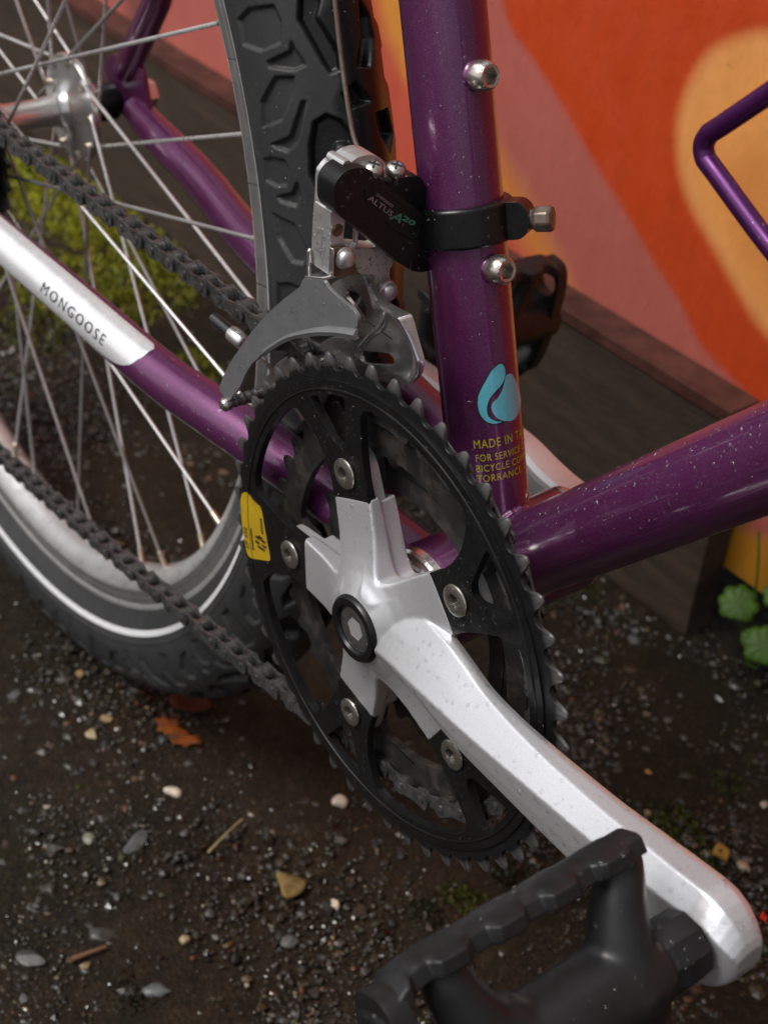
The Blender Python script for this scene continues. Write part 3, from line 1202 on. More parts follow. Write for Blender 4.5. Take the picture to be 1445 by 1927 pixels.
# chainring bolts
for b in range(5):
    p = rp(0.055, BOLT0 + 72 * b, -0.0560)
    A = Vector((0, -1, 0))
    prof = [(0, 0.0052), (0.0008, 0.0058), (0.0013, 0.0056), (0.0017, 0.0046), (0.0018, 0.0032)]
    mb = MB().lathe(prof, p, A, 32)
    mb.f.pop()

    def hx(k, d, f=0.0026):
        a = 2 * PI * k / 36 + b
        c = (a % (PI / 3)) - PI / 6
        rr = f / math.cos(c)
        return p + A * d + Vector((math.cos(a) * rr, 0, math.sin(a) * rr))
    l0 = [p + A * 0.0018 + Vector((math.cos(2 * PI * k / 36 + b), 0, math.sin(2 * PI * k / 36 + b))) * 0.0033 for k in range(36)]
    mb.strip([l0, [hx(k, 0.0017) for k in range(36)], [hx(k, -0.0025) for k in range(36)]], True, False, True)
    obj('chainring_bolt', mb, M_STEEL, crank, angle=40)


SPIDER = []


# spider
def spider():
    nth = 720
    ths = [TH + 360.0 * k / nth for k in range(nth)]
    def R(th, HW=0.0112, CAP=0.0462, rmin=0.0205):
        best = 0
        num = 0
        k = 10.0
        val = 0
        for b in range(5):
            d = ((th - BOLT0 - 72 * b + 180) % 360) - 180
            d = abs(R_(d))
            if d < 1.2:
                r = min(CAP / math.cos(min(d, 0.6)), HW / max(math.sin(d), 1e-4))
            else:
                r = 0.0
            best = max(best, r)
        e = 0.0075
        # smooth max with the hub disc
        h = max(0, min(1, 0.5 + 0.5 * (best - rmin) / e))
        return best * h + rmin * (1 - h) + e * h * (1 - h)

    def fy(r):
        pts = [(0, -0.0655), (0.0128, -0.0655), (0.0155, -0.0645), (0.0185, -0.0622), (0.022, -0.0604), (0.027, -0.0588), (0.034, -0.0574), (0.048, -0.0560)]
        return float(np.interp(r, [p[0] for p in pts], [p[1] for p in pts]))
    fr = [0.0, 0.25, 0.4, 0.5, 0.6, 0.7, 0.8, 0.9, 0.97, 1.0]
    loops = []
    RR = [R(t) for t in ths]
    for q in fr:
        loop = []
        for t, r in zip(ths, RR):
            rr = 0.0125 + (r - 0.0009 - 0.0125) * q
            loop.append(rp(rr, t, fy(rr)))
        loops.append(loop)
    loops.append([rp(r - 0.0003, t, fy(r) + 0.0004) for t, r in zip(ths, RR)])
    loops.append([rp(r, t, fy(r) + 0.0011) for t, r in zip(ths, RR)])
    R2 = [R(t, 0.0096, 0.0440, 0.0190) for t in ths]
    loops.append([rp(r + 0.0001, t, -0.0520) for t, r in zip(ths, RR)])
    loops.append([rp(r - 0.0008, t, -0.0512) for t, r in zip(ths, RR)])
    loops.append([rp(min(r, q), t, -0.0508) for t, r, q in zip(ths, RR, R2)])
    loops.append([rp(min(r, q) + 0.0004, t, -0.0440) for t, r, q in zip(ths, RR, R2)])
    mb = MB().strip(loops, True, True, True)
    SPIDER.append(mb)
    for b in range(5):
        c = BOLT0 + 72 * b
        A = rp(1, c, 0)
        W = Vector((0, 1, 0)).cross(A)
        q = MB()
        poly = round_poly([A * 0.034 - W * 0.0094, A * 0.063 - W * 0.0088, A * 0.063 + W * 0.0088, A * 0.034 + W * 0.0094], 0.007, 5)
        poly = [p + Vector((0, -0.0530, 0)) for p in poly]
        q.prism(poly, (0, 0.0052, 0))
        obj('mounting_pad', q, M_SPIDER, crank, bevel=0.0006)


spider()


def crank_arm(side, th, label=None):
    A = rp(1, th, 0)
    Wv = Vector((-A.z, 0, A.x))
    #      u     yo     wl     c1    c2    y2     yi     wb
    S = [(0.000, 65.3, -9.0, -3.0, 15.0, 58.0, 50.0),
         (0.012, 66.3, -6.5, -1.4, 16.0, 58.0, 50.5),
         (0.024, 68.2, -4.6, 0.0, 17.0, 57.0, 51.0),
         (0.040, 70.4, -6.2, 0.9, 16.8, 59.0, 52.6),
         (0.055, 72.0, -9.6, 1.6, 14.6, 61.6, 55.6),
         (0.067, 73.2, -10.6, 2.1, 12.3, 64.0, 58.0),
         (0.085, 74.6, -11.2, 2.9, 11.3, 66.8, 59.8),
         (0.105, 76.2, -11.9, 4.2, 11.1, 69.2, 61.0),
         (0.130, 77.8, -12.7, 5.2, 11.9, 71.8, 62.6),
         (0.148, 78.9, -13.5, 6.3, 13.4, 73.4, 63.4),
         (0.162, 79.7, -14.7, 7.6, 14.4, 74.6, 64.0),
         (0.172, 80.0, -15.4, 8.6, 14.9, 75.0, 64.3)]
    for du in (0.004, 0.0075, 0.0105, 0.0128, 0.0144, 0.0153):
        k = math.sqrt(1 - (du / 0.0156) ** 2)
        S.append((0.172 + du, 80.0 - 5.0 * (1 - k) ** 1.3, -15.4 * k, 8.6 * k, 14.9 * k, 75.0 - 3.0 * (1 - k), 64.3 + 2.5 * (1 - k)))
    # finer sections in between
    arr = np.array(S)
    us = np.concatenate([np.linspace(0, 0.172, 50)[:-1], arr[11:, 0]])
    cols = [np.interp(us, arr[:, 0], arr[:, i]) for i in range(7)]
    # smooth the body sections
    ker = np.array([1, 2, 3, 2, 1]) / 9.0
    for i in range(1, 7):
        c = cols[i].copy()
        for k in range(3, 46):
            c[k] = (cols[i][k - 2:k + 3] * ker).sum()
        cols[i] = c
    loops = []
    for u, yo, wl, c1, c2, y2, yi in zip(*cols):
        e = min(1.0, (abs(wl) + c2) / 20)
        pr = [(yo, c1 - 0.2), (yo - (yo - y2) * 0.5 + 0.02, (c1 + c2) / 2 + 0.02), (y2, c2), (yi + 3.5, c2 + 0.25), (yi + 1.0, c2 - 1.0 * e), (yi, c2 - 3.2 * e), (yi, wl + 3.2 * e), (yi + 1.0, wl + 1.0 * e),
              (yi + 3.5, wl), (yo - 4.0, wl + 0.1), (yo - 2.3, wl + 0.6 * e), (yo - 1.6, wl + 1.8 * e), (yo - 0.6, (wl + c1) / 2)]
        loops.append([A * float(u) + Wv * (w * 0.001) + Vector((0, side * y * 0.001, 0)) for y, w in pr])
    mb = MB().strip(loops, True, True, True)
    if side < 0:
        mb.add(SPIDER[0].v, SPIDER[0].f)
        o = obj('crank_arm', mb, M_SILVER, crank, angle=26)
        rm = o.modifiers.new('remesh', 'REMESH')
        rm.mode = 'VOXEL'
        rm.voxel_size = 0.00046
        sm = o.modifiers.new('smooth', 'SMOOTH')
        sm.factor = 0.5
        sm.iterations = 8
        bake(o, 40)
    else:
        o = obj('crank_arm', mb, M_SILVER, crank, angle=26, bevel=0.0009, seg=3, blimit=22)
    if label:
        o['label'] = label
    return o


arm = crank_arm(-1, TH, 'silver drive side crank arm cast in one with its five armed spider')
sprinkle(arm, 560, 0.00022, 0.0009, 41, lambda c, n: facing(-0.9)(c, n) * (0.35 + 1.0 * (c[:, 0] > 0.03)), parent=arm, power=2.2, stretch=0.3, flat=0.6)

crank_arm(1, TH + 180, 'silver far side crank arm behind the seat tube')

# crank bolt, black dust ring
mb = MB().lathe([(-0.004, 0.0085), (0.0012, 0.0087), (0.0021, 0.0094), (0.0024, 0.0106), (0.0021, 0.0122), (0.0010, 0.0130), (-0.003, 0.0132)], (0, -0.0650, 0), (0, -1, 0), 64)
obj('dust_ring', mb, M_BLACKPLASTIC, crank)
mb = MB().lathe([(-0.002, 0.0088), (0.0004, 0.0088), (0.0008, 0.0080), (0.0008, 0.0055)], (0, -0.0650, 0), (0, -1, 0), 64)
mb.f.pop()
A = Vector((0, -1, 0))
p = Vector((0, -0.0650, 0))
f8 = 0.0040


def hx8(k, d):
    a = 2 * PI * k / 48 + 0.25
    c = (a % (PI / 3)) - PI / 6
    rr = f8 / math.cos(c)
    return p + A * d + Vector((math.cos(a) * rr, 0, math.sin(a) * rr))


mb.strip([[p + A * 0.0008 + Vector((math.cos(2 * PI * k / 48 + 0.25), 0, math.sin(2 * PI * k / 48 + 0.25))) * 0.0056 for k in range(48)],
          [hx8(k, 0.0007) for k in range(48)]], True, False, False)
obj('crank_bolt', mb, simple('grey_bolt_cap', (0.22, 0.215, 0.21), 0.85, 0.3, 0.15, 150, dirt=(0.10, 0.06, 0.035, 1), dscale=200, dlo=0.6, dhi=0.75), crank, angle=40)

obj('bolt_socket', MB().strip([[hx8(k, 0.0007) for k in range(48)], [hx8(k, -0.0070) for k in range(48)]], True, False, True), simple('rusty_socket', (0.16, 0.11, 0.075), 0.4, 0.55, 0.3, 300), crank, angle=40)
# bottom bracket cups and axle
for s in (-1, 1):
    mb = MB().lathe([(0.030, 0.0150), (0.0345, 0.0205), (0.0375, 0.0205), (0.0385, 0.0195), (0.0385, 0.0165), (0.0405, 0.0160), (0.0405, 0.0085)], (0, 0, 0), (0, s, 0), 48)
    obj('bearing_cup', mb, M_CHROME, crank)
obj('axle', MB().lathe([(-0.060, 0.008), (0.060, 0.008)], (0, 0, 0), (0, 1, 0), 24), M_STEEL, crank)

# yellow sticker on the ring
stk = zoom(430, 880, 210 / 1445.0, [(175, 325), (225, 318), (262, 345), (300, 410), (395, 495), (430, 560), (470, 800), (540, 1170), (535, 1212), (450, 1200), (300, 1178), (250, 1140),
                                    (225, 1060), (170, 700), (152, 420)])
SY = -0.05640
poly = [at(a, b, SY) for a, b in stk]
obj('yellow_sticker', MB().prism(round_poly(poly, 0.002, 3), (0, 0.00012, 0)), M_STICKER, crank)
o_ = at(468, 1033, SY - 0.0003)
ux = (at(462, 980, SY - 0.0003) - o_).normalized()
uy = (at(458, 1034, SY - 0.0003) - o_)
uy = (uy - ux * uy.dot(ux)).normalized()
text_obj('sticker_print', 'LP 330', 0.0032, lambda u, v: o_ + ux * u + uy * v, M_INK, crank, sx=0.9, bold=0.00005, space=1.2)
o2 = at(476, 1036, SY - 0.0003)
mb = MB()
for i in range(9):
    mb.box(o2 + ux * (0.0008 + i * 0.0011), 0.0008, 0.00004, 0.0009 if i % 3 else 0.0013, (ux, Vector((0, 1, 0)), uy))
obj('sticker_print', mb, M_INK, crank)
mb = MB()
o3 = at(490, 1022, SY - 0.0003)
for k in range(7):
    a = 2 * PI * k / 7
    mb.box(o3 + (ux * math.cos(a) + uy * math.sin(a)) * 0.0026, 0.0010, 0.00004, 0.0030, (ux, Vector((0, 1, 0)), uy))
for i in range(6):
    mb.box(at(493, 1003, SY - 0.0003) + ux * (0.0012 * i), 0.0008, 0.00004, 0.0012, (ux, Vector((0, 1, 0)), uy))
obj('sticker_print', mb, M_INK, crank)

# ------------------------------------------------------------------ pedals
def make_pedal(name, org, side, roll, label):
    """org: axle point at the crank face; side -1 right, +1 left; roll: direction of the upper cage plate in degrees"""
    root = empty(name, bike)
    root['label'] = label
    Av = Vector((0, side, 0))
    U = rp(1, roll, 0)
    Wn = Vector((0, 1, 0)).cross(U) * (1 if side < 0 else -1)
    if Wn.x < 0:
        Wn = -Wn
    O = Vector(org)
    pt = lambda a, u, w: O + Av * (a * 0.001) + U * (u * 0.001) + Wn * (w * 0.001)
    # axle collar
    mb = MB().lathe([(-0.004, 0.0072), (0.0005, 0.0072), (0.001, 0.0098), (0.010, 0.0098), (0.0105, 0.0088), (0.014, 0.0085)], O, Av, 6)
    mb = MB().lathe([(-0.004, 0.0072), (0.0005, 0.0072), (0.001, 0.0100), (0.011, 0.0103), (0.0125, 0.0096), (0.020, 0.0098)], O, Av, 10)
    obj('axle_collar', mb, M_PEDAL, root, angle=30)
    # moulded body with its arms: blended from overlapping tubes
    mb = MB()
    mb.tube([pt(a, 0, 0) for a in np.linspace(13, 94, 30)], lambda t: 0.0098 + 0.0032 * min(1, t / 0.16), 28)
    for s in (-1, 1):
        for path in ([(24, 0, 0), (23, 10, 0), (20.5, 20, 0), (17.5, 28, 0), (15.5, 34, 0)], [(62, 0, 0), (67, 9, 0), (72, 18, 0), (75, 27, 0), (76, 34, 0)]):
            pts = smooth_path([pt(a, u * s, w) for a, u, w in path], 5)
            mb.tube(pts, lambda t: 0.0112 - 0.0078 * t + 0.0024 * t * t, 18)
        # broad foot of the arms, fills the fillet
        for a0, a1 in ((26, 22), (60, 66)):
            mb.tube([pt(a0 + (a1 - a0) * t, s * 13 * t, 0) for t in np.linspace(0, 1, 6)], lambda t: 0.0135 - 0.0055 * t, 18)
    body = obj('pedal_body', mb, M_PEDAL, root, angle=60, recalc=False)
    rm = body.modifiers.new('remesh', 'REMESH')
    rm.mode = 'VOXEL'
    rm.voxel_size = 0.0011
    rm.use_smooth_shade = True
    sm = body.modifiers.new('smooth', 'SMOOTH')
    sm.factor = 0.6
    sm.iterations = 10
    # serrated cage plates
    for s in (-1, 1):
        loops = []
        n = 97
        for i in range(n):
            a = 10.5 + (97.0 - 10.5) * i / (n - 1)
            ph = (a / 17.5) % 1.0
            notch = 0.0 if ph < 0.52 else (1.0 if 0.58 < ph < 0.94 else 0.5)
            hw = 7.0 - 3.2 * notch
            hi = 7.0 - 2.0 * notch
            end = max(0, (a - 82) / 15.0)
            uo = 37.5 - 9.0 * end ** 2.2
            ui = 31.5 - 9.0 * end ** 1.6
            hw *= 1 - 0.12 * end
            bk = 6.4 - 0.6 * notch
            sec = [(uo, hw * 0.55), (uo, -bk * 0.6), (uo - 0.8, -bk), (ui + 1.0, -bk), (ui, -bk * 0.7), (ui, hw * 0.7), (ui + 1.0, hi), (uo - 0.8, hw)]
            loops.append([pt(a, s * u, w) for u, w in sec])
        obj('cage_plate', MB().strip(loops, True, True, True), M_PEDAL, root, angle=32, bevel=0.0006, seg=2)
    # end plate with its round cap
    outer, N = [], 64
    for k in range(N):
        a = 2 * PI * k / N
        c, s_ = math.cos(a), math.sin(a)
        outer.append(pt(90, 35.0 * math.copysign(abs(c) ** 0.75, c), 11.5 * math.copysign(abs(s_) ** 0.6, s_)))
    holes = []
    for cx, rx, ry in ((22.5, 7.5, 7.5), (-22.5, 7.5, 7.5)):
        holes.append([pt(90, cx + rx * math.cos(2 * PI * k / 24), ry * math.sin(2 * PI * k / 24)) for k in range(24)])
    obj('end_plate', MB().prism(outer, Av * 0.006, holes), M_PEDAL, root, angle=40, bevel=0.0014, seg=3)
    obj('axle_cap', MB().lathe([(0.088, 0.0130), (0.0975, 0.0130), (0.0985, 0.0120), (0.0985, 0.0095), (0.0965, 0.0090), (0.0965, 0.001)], O, Av, 40), M_PEDAL, root)
    return root


ped = make_pedal('pedal', (0.1722, -0.0800, 0.0214), -1, 120, 'black resin pedal on the near crank arm')
for c in list(ped.children):
    if c.name.startswith('pedal_body'):
        bake(c)
    if c.name.startswith(('cage_plate', 'pedal_body', 'axle_collar')):
        sprinkle(c, 120 if c.name.startswith('pedal') else 50, 0.00025, 0.0009, 51, facing(-0.9), parent=ped, power=3)
make_pedal('pedal', (-0.1700, 0.0800, -0.0200), 1, 78, 'black far side pedal partly hidden by the seat tube')

# ------------------------------------------------------------------ rear wheel
wheel = empty('rear_wheel', bike)
PROF = np.array([(.2725, -.0135), (.2785, -.0178), (.2865, -.0232), (.296, -.0258), (.308, -.0245), (.318, -.020), (.325, -.013), (.3295, -.0065), (.331, 0)])
PROF = np.vstack([PROF, (PROF * np.array([1, -1]))[-2::-1]])
PT = np.r_[0, np.cumsum(np.hypot(*np.diff(PROF, axis=0).T))]
PT = PT - PT[8]
SHAPES = [  # (s mm, t mm) outlines of the moulded recesses, depth mm
    ([(155.1, -46.3), (157.6, -38.4), (156.0, -27.1), (150.0, -25.6), (142.5, -27.5), (141.2, -36.9), (145.4, -47.0)], 0.9),
    ([(136.8, -34.9), (139.0, -24.4), (142.2, -23.2), (139.4, -22.4), (133.2, -19.7), (132.1, -24.4), (134.8, -34.5)], 1.1),
    ([(122.4, -42.3), (130.9, -32.6), (129.8, -24.8), (123.7, -26.7), (114.7, -33.0), (112.3, -44.3)], 1.0),
    ([(105.5, -40.4), (108.2, -30.6), (120.8, -23.2), (120.4, -22.0), (106.3, -27.8), (102.6, -32.6), (104.4, -38.4)], 1.1),
    ([(99.4, -47.0), (100.5, -41.6), (99.3, -34.5), (95.8, -33.4), (89.5, -35.3), (88.7, -40.8), (90.5, -47.8)], 0.8),
    ([(84.5, -41.2), (86.6, -33.0), (90.9, -30.2), (85.5, -29.5), (81.4, -31.8), (82.5, -39.6)], 1.0),
    ([(77.0, -45.1), (74.2, -33.8), (63.9, -29.1), (58.3, -31.0), (58.1, -36.5), (66.6, -43.5)], 1.0),
    ([(158.0, -16.5), (149.1, -18.9), (132.0, -13.1), (128.9, -11.5), (129.6, -8.0), (136.1, -7.6), (148.8, -12.7), (155.0, -9.6)], 2.4),
    ([(112.6, -20.1), (114.7, -15.4), (111.9, -10.3), (107.3, -7.6), (103.0, -7.6), (103.8, -13.1), (95.7, -18.1), (87.2, -22.1), (93.0, -24.4), (103.8, -23.2)], 2.4),
    ([(151.3, 5.8), (146.2, 11.5), (138.4, 12.1), (128.7, 5.1), (129.8, -1.2), (138.9, 3.1)], 3.0),
    ([(112.3, 4.0), (112.1, 15.4), (103.0, 18.5), (97.6, 11.1), (104.9, 5.0)], 3.0),
    ([(80.0, -18.0), (72.0, -22.0), (60.0, -16.0), (63.0, -9.0), (74.0, -8.0)], 2.4),
    ([(92.0, -4.0), (84.0, 4.0), (72.0, 3.0), (76.0, -5.0), (86.0, -7.0)], 2.8),
    ([(124.0, -3.0), (117.0, 2.0), (116.0, -6.0), (121.0, -8.0)], 2.8),
    ([(98.0, 22.0), (86.0, 18.0), (78.0, 24.0), (84.0, 34.0), (96.0, 36.0)], 1.2),
    ([(134.0, 20.0), (124.0, 18.0), (118.0, 26.0), (124.0, 38.0), (134.0, 34.0)], 1.2),
    ([(156.0, 20.0), (146.0, 18.0), (140.0, 28.0), (146.0, 40.0), (154.0, 36.0)], 1.2),
]
PERIOD = 2 * PI * 330.0 / 19


def tyre():
    # angle samples: fine where the tread is close to the camera
    a = [np.arange(R_(-140), R_(2), 0.0038), np.arange(R_(2), R_(34), 0.0016), np.arange(R_(34), R_(220), 0.0125)]
    th = np.concatenate(a)
    t = np.concatenate([np.linspace(PT[0] * 1000, -54, 10)[:-1], np.linspace(-54, 26, 150), np.linspace(26, PT[-1] * 1000, 30)[1:]])
    # smooth profile (Catmull through the points)
    sp = smooth_path([Vector((r, y, 0)) for r, y in PROF], 8)
    sr, sy = np.array([p.x for p in sp]), np.array([p.y for p in sp])
    sl = np.r_[0, np.cumsum(np.hypot(np.diff(sr), np.diff(sy)))]
    sl = (sl / sl[-1]) * (PT[-1] - PT[0]) + PT[0]
    r = np.interp(t / 1000, sl, sr)
    y = np.interp(t / 1000, sl, sy)
    dr, dy = np.gradient(r), np.gradient(y)
    L = np.hypot(dr, dy)
    nr, ny = dy / L, -dr / L
    flip = np.sign(nr * (r - 0.297) + ny * y)
    nr, ny = nr * flip, ny * flip
    TH_, T_ = np.meshgrid(th, t, indexing='ij')
    S_ = (TH_ * 330.0) % PERIOD
    dep = np.zeros(S_.size)
    for poly, dp in SHAPES:
        for k in (-1, 0, 1, 2):
            q = [(s - (math.floor(np.mean([p[0] for p in poly]) / PERIOD)) * PERIOD + k * PERIOD, tt) for s, tt in poly]
            q0 = np.array(q)
            lo, hi = q0.min(0) - 2.0, q0.max(0) + 2.0
            P = np.stack([S_.ravel(), T_.ravel()], 1)
            m = (P[:, 0] > lo[0]) & (P[:, 0] < hi[0]) & (P[:, 1] > lo[1]) & (P[:, 1] < hi[1])
            if not m.any():
                continue
            d = poly_sd(P[m], [tuple(p) for p in q])
            w = 0.9 if dp < 2 else 1.3
            dep[m] = np.maximum(dep[m], dp * 1.6 * np.clip(0.5 - d / w, 0, 1))
    dep = dep.reshape(S_.shape) / 1000
    # a fine moulded line on the wall
    dep = dep - 0.0005 * np.exp(-((T_ + 53.0) / 0.8) ** 2)
    RR = r[None, :] - dep * nr[None, :]
    YY = y[None, :] - dep * ny[None, :]
    X = AX.x + RR * np.cos(TH_)
    Z = AX.z + RR * np.sin(TH_)
    n1, n2 = S_.shape
    V = np.stack([X, YY, Z], -1).reshape(-1, 3)
    mb = MB()
    mb.v = [tuple(p) for p in V]
    mb.f = [(i * n2 + j, i * n2 + j + 1, (i + 1) * n2 + j + 1, (i + 1) * n2 + j) for i in range(n1) for j in range(n2 - 1) if i + 1 < n1]
    mb.f += [((n1 - 1) * n2 + j, (n1 - 1) * n2 + j + 1, j + 1, j) for j in range(n2 - 1)]
    o = obj('tyre', mb, M_TYRE, wheel, angle=180, recalc=False)
    at_ = o.data.attributes.new('wet', 'FLOAT', 'POINT')
    noise = np.zeros(S_.shape)
    rr = np.random.default_rng(4)
    for k in range(14):
        f = rr.uniform(0.05, 0.5)
        al = rr.uniform(0, 6.28)
        noise += np.sin(f * (S_ * math.cos(al) + T_ * math.sin(al)) + rr.uniform(0, 6)) * 0.8
    wet = np.clip((T_ + 11.0 + noise * 0.9) / 3.0, 0, 1)
    wet = np.maximum(wet, np.clip((dep * 1000 - 1.6) * 1.0, 0, 0.8))
    at_.data.foreach_set('value', wet.astype(np.float32).ravel())
    # reflective stripe standing a little proud of the wall
    lo, hi = -0.0605, -0.0570
    loops = []
    for k in range(360):
        a_ = 2 * PI * k / 360
        loop = []
        for q in np.linspace(lo, hi, 6):
            r_, y_ = np.interp(q, sl, sr), np.interp(q, sl, sy)
            i = np.argmin(abs(t / 1000 - q))
            r2, y2 = r_ + nr[i] * 0.0004, y_ + ny[i] * 0.0004
            loop.append(Vector((AX.x + r2 * math.cos(a_), y2, AX.z + r2 * math.sin(a_))))
        loops.append(loop)
    loops.append(loops[0])
    obj('reflective_stripe', MB().strip(loops, False, False, False), M_STRIPE, wheel, recalc=False)
    # rubber whiskers
    for px, py, dx in ((440, 114, -14), (478, 350, -16), (492, 540, -14)):
        p0 = at(px + 10, py, -0.0200)
        obj('rubber_whisker', MB().tube([p0, p0 + Vector((-0.0030, -0.0008, 0.0)), p0 + Vector((-0.0062, -0.001, -0.0008))], 0.0003, 6), M_TYRE, wheel)
    sprinkle(o, 420, 0.0003, 0.0009, 61, lambda c, n: facing(-0.9)(c, n) & (c[:, 2] > 0.03) & (c[:, 0] < -0.06) & (c[:, 0] > -0.16), parent=wheel)
    return o


tyre()
# rim: box section
prof = [(0.2720, -0.0146), (0.2752, -0.0148), (0.2755, -0.0132), (0.2735, -0.0112), (0.268, -0.0108), (0.265, 0.0), (0.268, 0.0108), (0.2735, 0.0112), (0.2755, 0.0132), (0.2752, 0.0148), (0.2720, 0.0146),
        (0.2712, 0.0140), (0.2630, 0.0137), (0.2615, 0.0133), (0.2560, 0.0092), (0.2540, 0.0050), (0.2535, 0.0), (0.2540, -0.0050), (0.2560, -0.0092), (0.2615, -0.0133), (0.2630, -0.0137), (0.2712, -0.0140)]
loops = []
for k in range(240):
    a = 2 * PI * k / 240
    loops.append([Vector((AX.x + r * math.cos(a), y, AX.z + r * math.sin(a))) for r, y in prof])
loops.append(loops[0])
obj('rim', MB().strip(loops, True, False, False), M_RIM, wheel, angle=30)

M_TRACK = simple('rubbed_brake_track', (0.17, 0.168, 0.165), 0.5, 0.42, 0.2, 90, 0.1, 0.1, 700)
for sy_ in (-1, 1):
    loops = []
    for k in range(241):
        a = 2 * PI * k / 240
        loops.append([Vector((AX.x + r * math.cos(a), sy_ * y, AX.z + r * math.sin(a))) for r, y in ((0.2630, 0.0136), (0.2634, 0.0141), (0.2668, 0.0141), (0.2671, 0.0139), (0.2675, 0.0142), (0.2712, 0.0143), (0.2714, 0.0139))])
    obj('brake_track', MB().strip(loops, False, False, False), M_TRACK, wheel, angle=30)

# hub
HA = (0, 1, 0)
FL_L, FL_R = 0.0340, -0.0200
hub = MB().lathe([(-0.0225, 0.012), (-0.0225, 0.0285), (-0.0215, 0.0292), (-0.0190, 0.0292), (-0.0180, 0.0280), (-0.0165, 0.0190), (-0.0120, 0.0110), (-0.004, 0.0082), (0.012, 0.0078), (0.022, 0.0084), (0.0270, 0.0098),
                  (0.0300, 0.0130), (0.0316, 0.0190), (0.0326, 0.0284), (0.0334, 0.0292), (0.0358, 0.0292), (0.0366, 0.0284), (0.0370, 0.0200), (0.0390, 0.0150), (0.0450, 0.0138), (0.0455, 0.010)], AX, HA, 64)
obj('hub_shell', hub, M_HUB, wheel)
obj('hub_seal', MB().lathe([(0.0452, 0.008), (0.0452, 0.0100), (0.0470, 0.0106), (0.0585, 0.0106), (0.0595, 0.0095)], AX, HA, 40), M_BLACKPLASTIC, wheel)
obj('axle_nut', MB().lathe([(0.0642, 0.0110), (0.0655, 0.0110), (0.0660, 0.0088), (0.0830, 0.0088), (0.0842, 0.0078), (0.0842, 0.0052)], AX, HA, 6), M_HUB, wheel, angle=20, bevel=0.0006)
obj('axle', MB().lathe([(-0.085, 0.005), (0.085, 0.005)], AX, HA, 24), M_STEEL, wheel)
# sprockets
for i in range(7):
    rad = [0.0545, 0.049, 0.044, 0.040, 0.036, 0.0325, 0.028][i]
    N = int(round(rad * 2 * PI / 0.0127))
    y = -0.0285 - 0.0041 * i
    outl = []
    for k in range(N):
        for f, h in ((-0.5, 0), (-0.28, 0.1), (-0.12, 0.9), (0.1, 1.0), (0.28, 0.1)):
            a = 2 * PI * (k + f) / N
            r = rad - 0.0025 + 0.0045 * h
            outl.append(Vector((AX.x + r * math.cos(a), y, AX.z + r * math.sin(a))))
    hole = [Vector((AX.x + 0.017 * math.cos(2 * PI * k / 40), y, AX.z + 0.017 * math.sin(2 * PI * k / 40))) for k in range(40)]
    obj('sprocket', MB().prism(outl, (0, -0.0018, 0), [hole]), M_COG, wheel)
obj('sprocket_body', MB().lathe([(-0.024, 0.0168), (-0.060, 0.0168)], AX, HA, 40), M_COG, wheel)

# spokes: 36, three cross
RN = 0.2545
for k in range(36):
    ang = 8.0 + 10.0 * k
    left = k % 2 == 1
    fy_ = FL_L if left else FL_R
    lead = k % 4 >= 2
    cross = 48.0 if lead else -48.0
    outside = (k // 2) % 2 == 0
    hubang = ang + cross + (5.0 if lead else -5.0)
    hp = AX + rp(0.0265, hubang, fy_ + (0.0016 if outside == left else -0.0016) * 1.3)
    np_ = AX + rp(RN, ang, 0.0028 if left else -0.0028)
    d = (np_ - hp).normalized()
    side = 1 if (outside == left) else -1
    head = AX + rp(0.0255, hubang, fy_ - side * 0.0022)
    path = [head, AX + rp(0.0262, hubang, fy_ + side * 0.0010), hp + d * 0.0016, hp + d * 0.005, np_]
    obj('spoke', MB().tube(path, 0.00098, 10), M_SPOKE if k % 3 else M_SPOKEDULL, wheel, angle=60)
    obj('spoke_head', MB().lathe([(-0.0014, 0.001), (-0.0012, 0.0019), (0.0006, 0.0021), (0.0012, 0.001)], head, (0, side, 0), 12), M_BRASS, wheel)
    obj('spoke_nipple', MB().lathe([(-0.0110, 0.0012), (-0.0105, 0.0017), (-0.001, 0.0019), (0.001, 0.0026), (0.004, 0.0028)], np_ + d * 0.001, d, 12), M_BRASS, wheel, angle=40)

# ------------------------------------------------------------------ chain
chain = empty('chain', bike)


def link_mesh(outer):
    mb = MB()
    half, L = 0.0042 if outer else 0.0040, 0.0127
    r1, r2 = 0.0043, 0.0025
    pts = []
    for k in range(9):
        a = -PI * 0.36 + PI * 0.72 * k / 8
        pts.append((L / 2 + r1 * math.cos(a), r1 * math.sin(a)))
    pts.append((L * 0.18, r2 + 0.0004))
    pts.append((0, r2))
    pts.append((-L * 0.18, r2 + 0.0004))
    for k in range(9):
        a = PI * 0.64 + PI * 0.72 * k / 8
        pts.append((-L / 2 + r1 * math.cos(a), r1 * math.sin(a)))
    pts.append((-L * 0.18, -r2 - 0.0004))
    pts.append((0, -r2))
    pts.append((L * 0.18, -r2 - 0.0004))
    ys = (0.00285, 0.00395) if outer else (0.00165, 0.00270)
    for s in (-1, 1):
        mb.prism([(x, s * ys[0], z) for x, z in pts], (0, s * (ys[1] - ys[0]), 0))
    for s in (-1, 1):
        c = (s * L / 2, 0, 0)
        if outer:
            mb.lathe([(-0.0044, 0.0012), (-0.0043, 0.0017), (0.0043, 0.0017), (0.0044, 0.0012)], c, (0, 1, 0), 14)
        else:
            mb.lathe([(-0.0016, 0.0030), (-0.0014, 0.0038), (0.0014, 0.0038), (0.0016, 0.0030)], c, (0, 1, 0), 18)
    me = bpy.data.meshes.new('chain_link')
    me.from_pydata([tuple(p) for p in mb.v], [], mb.f)
    finish(me, 40)
    me.materials.append(M_CHAIN)
    return me


LM = [link_mesh(True), link_mesh(False)]


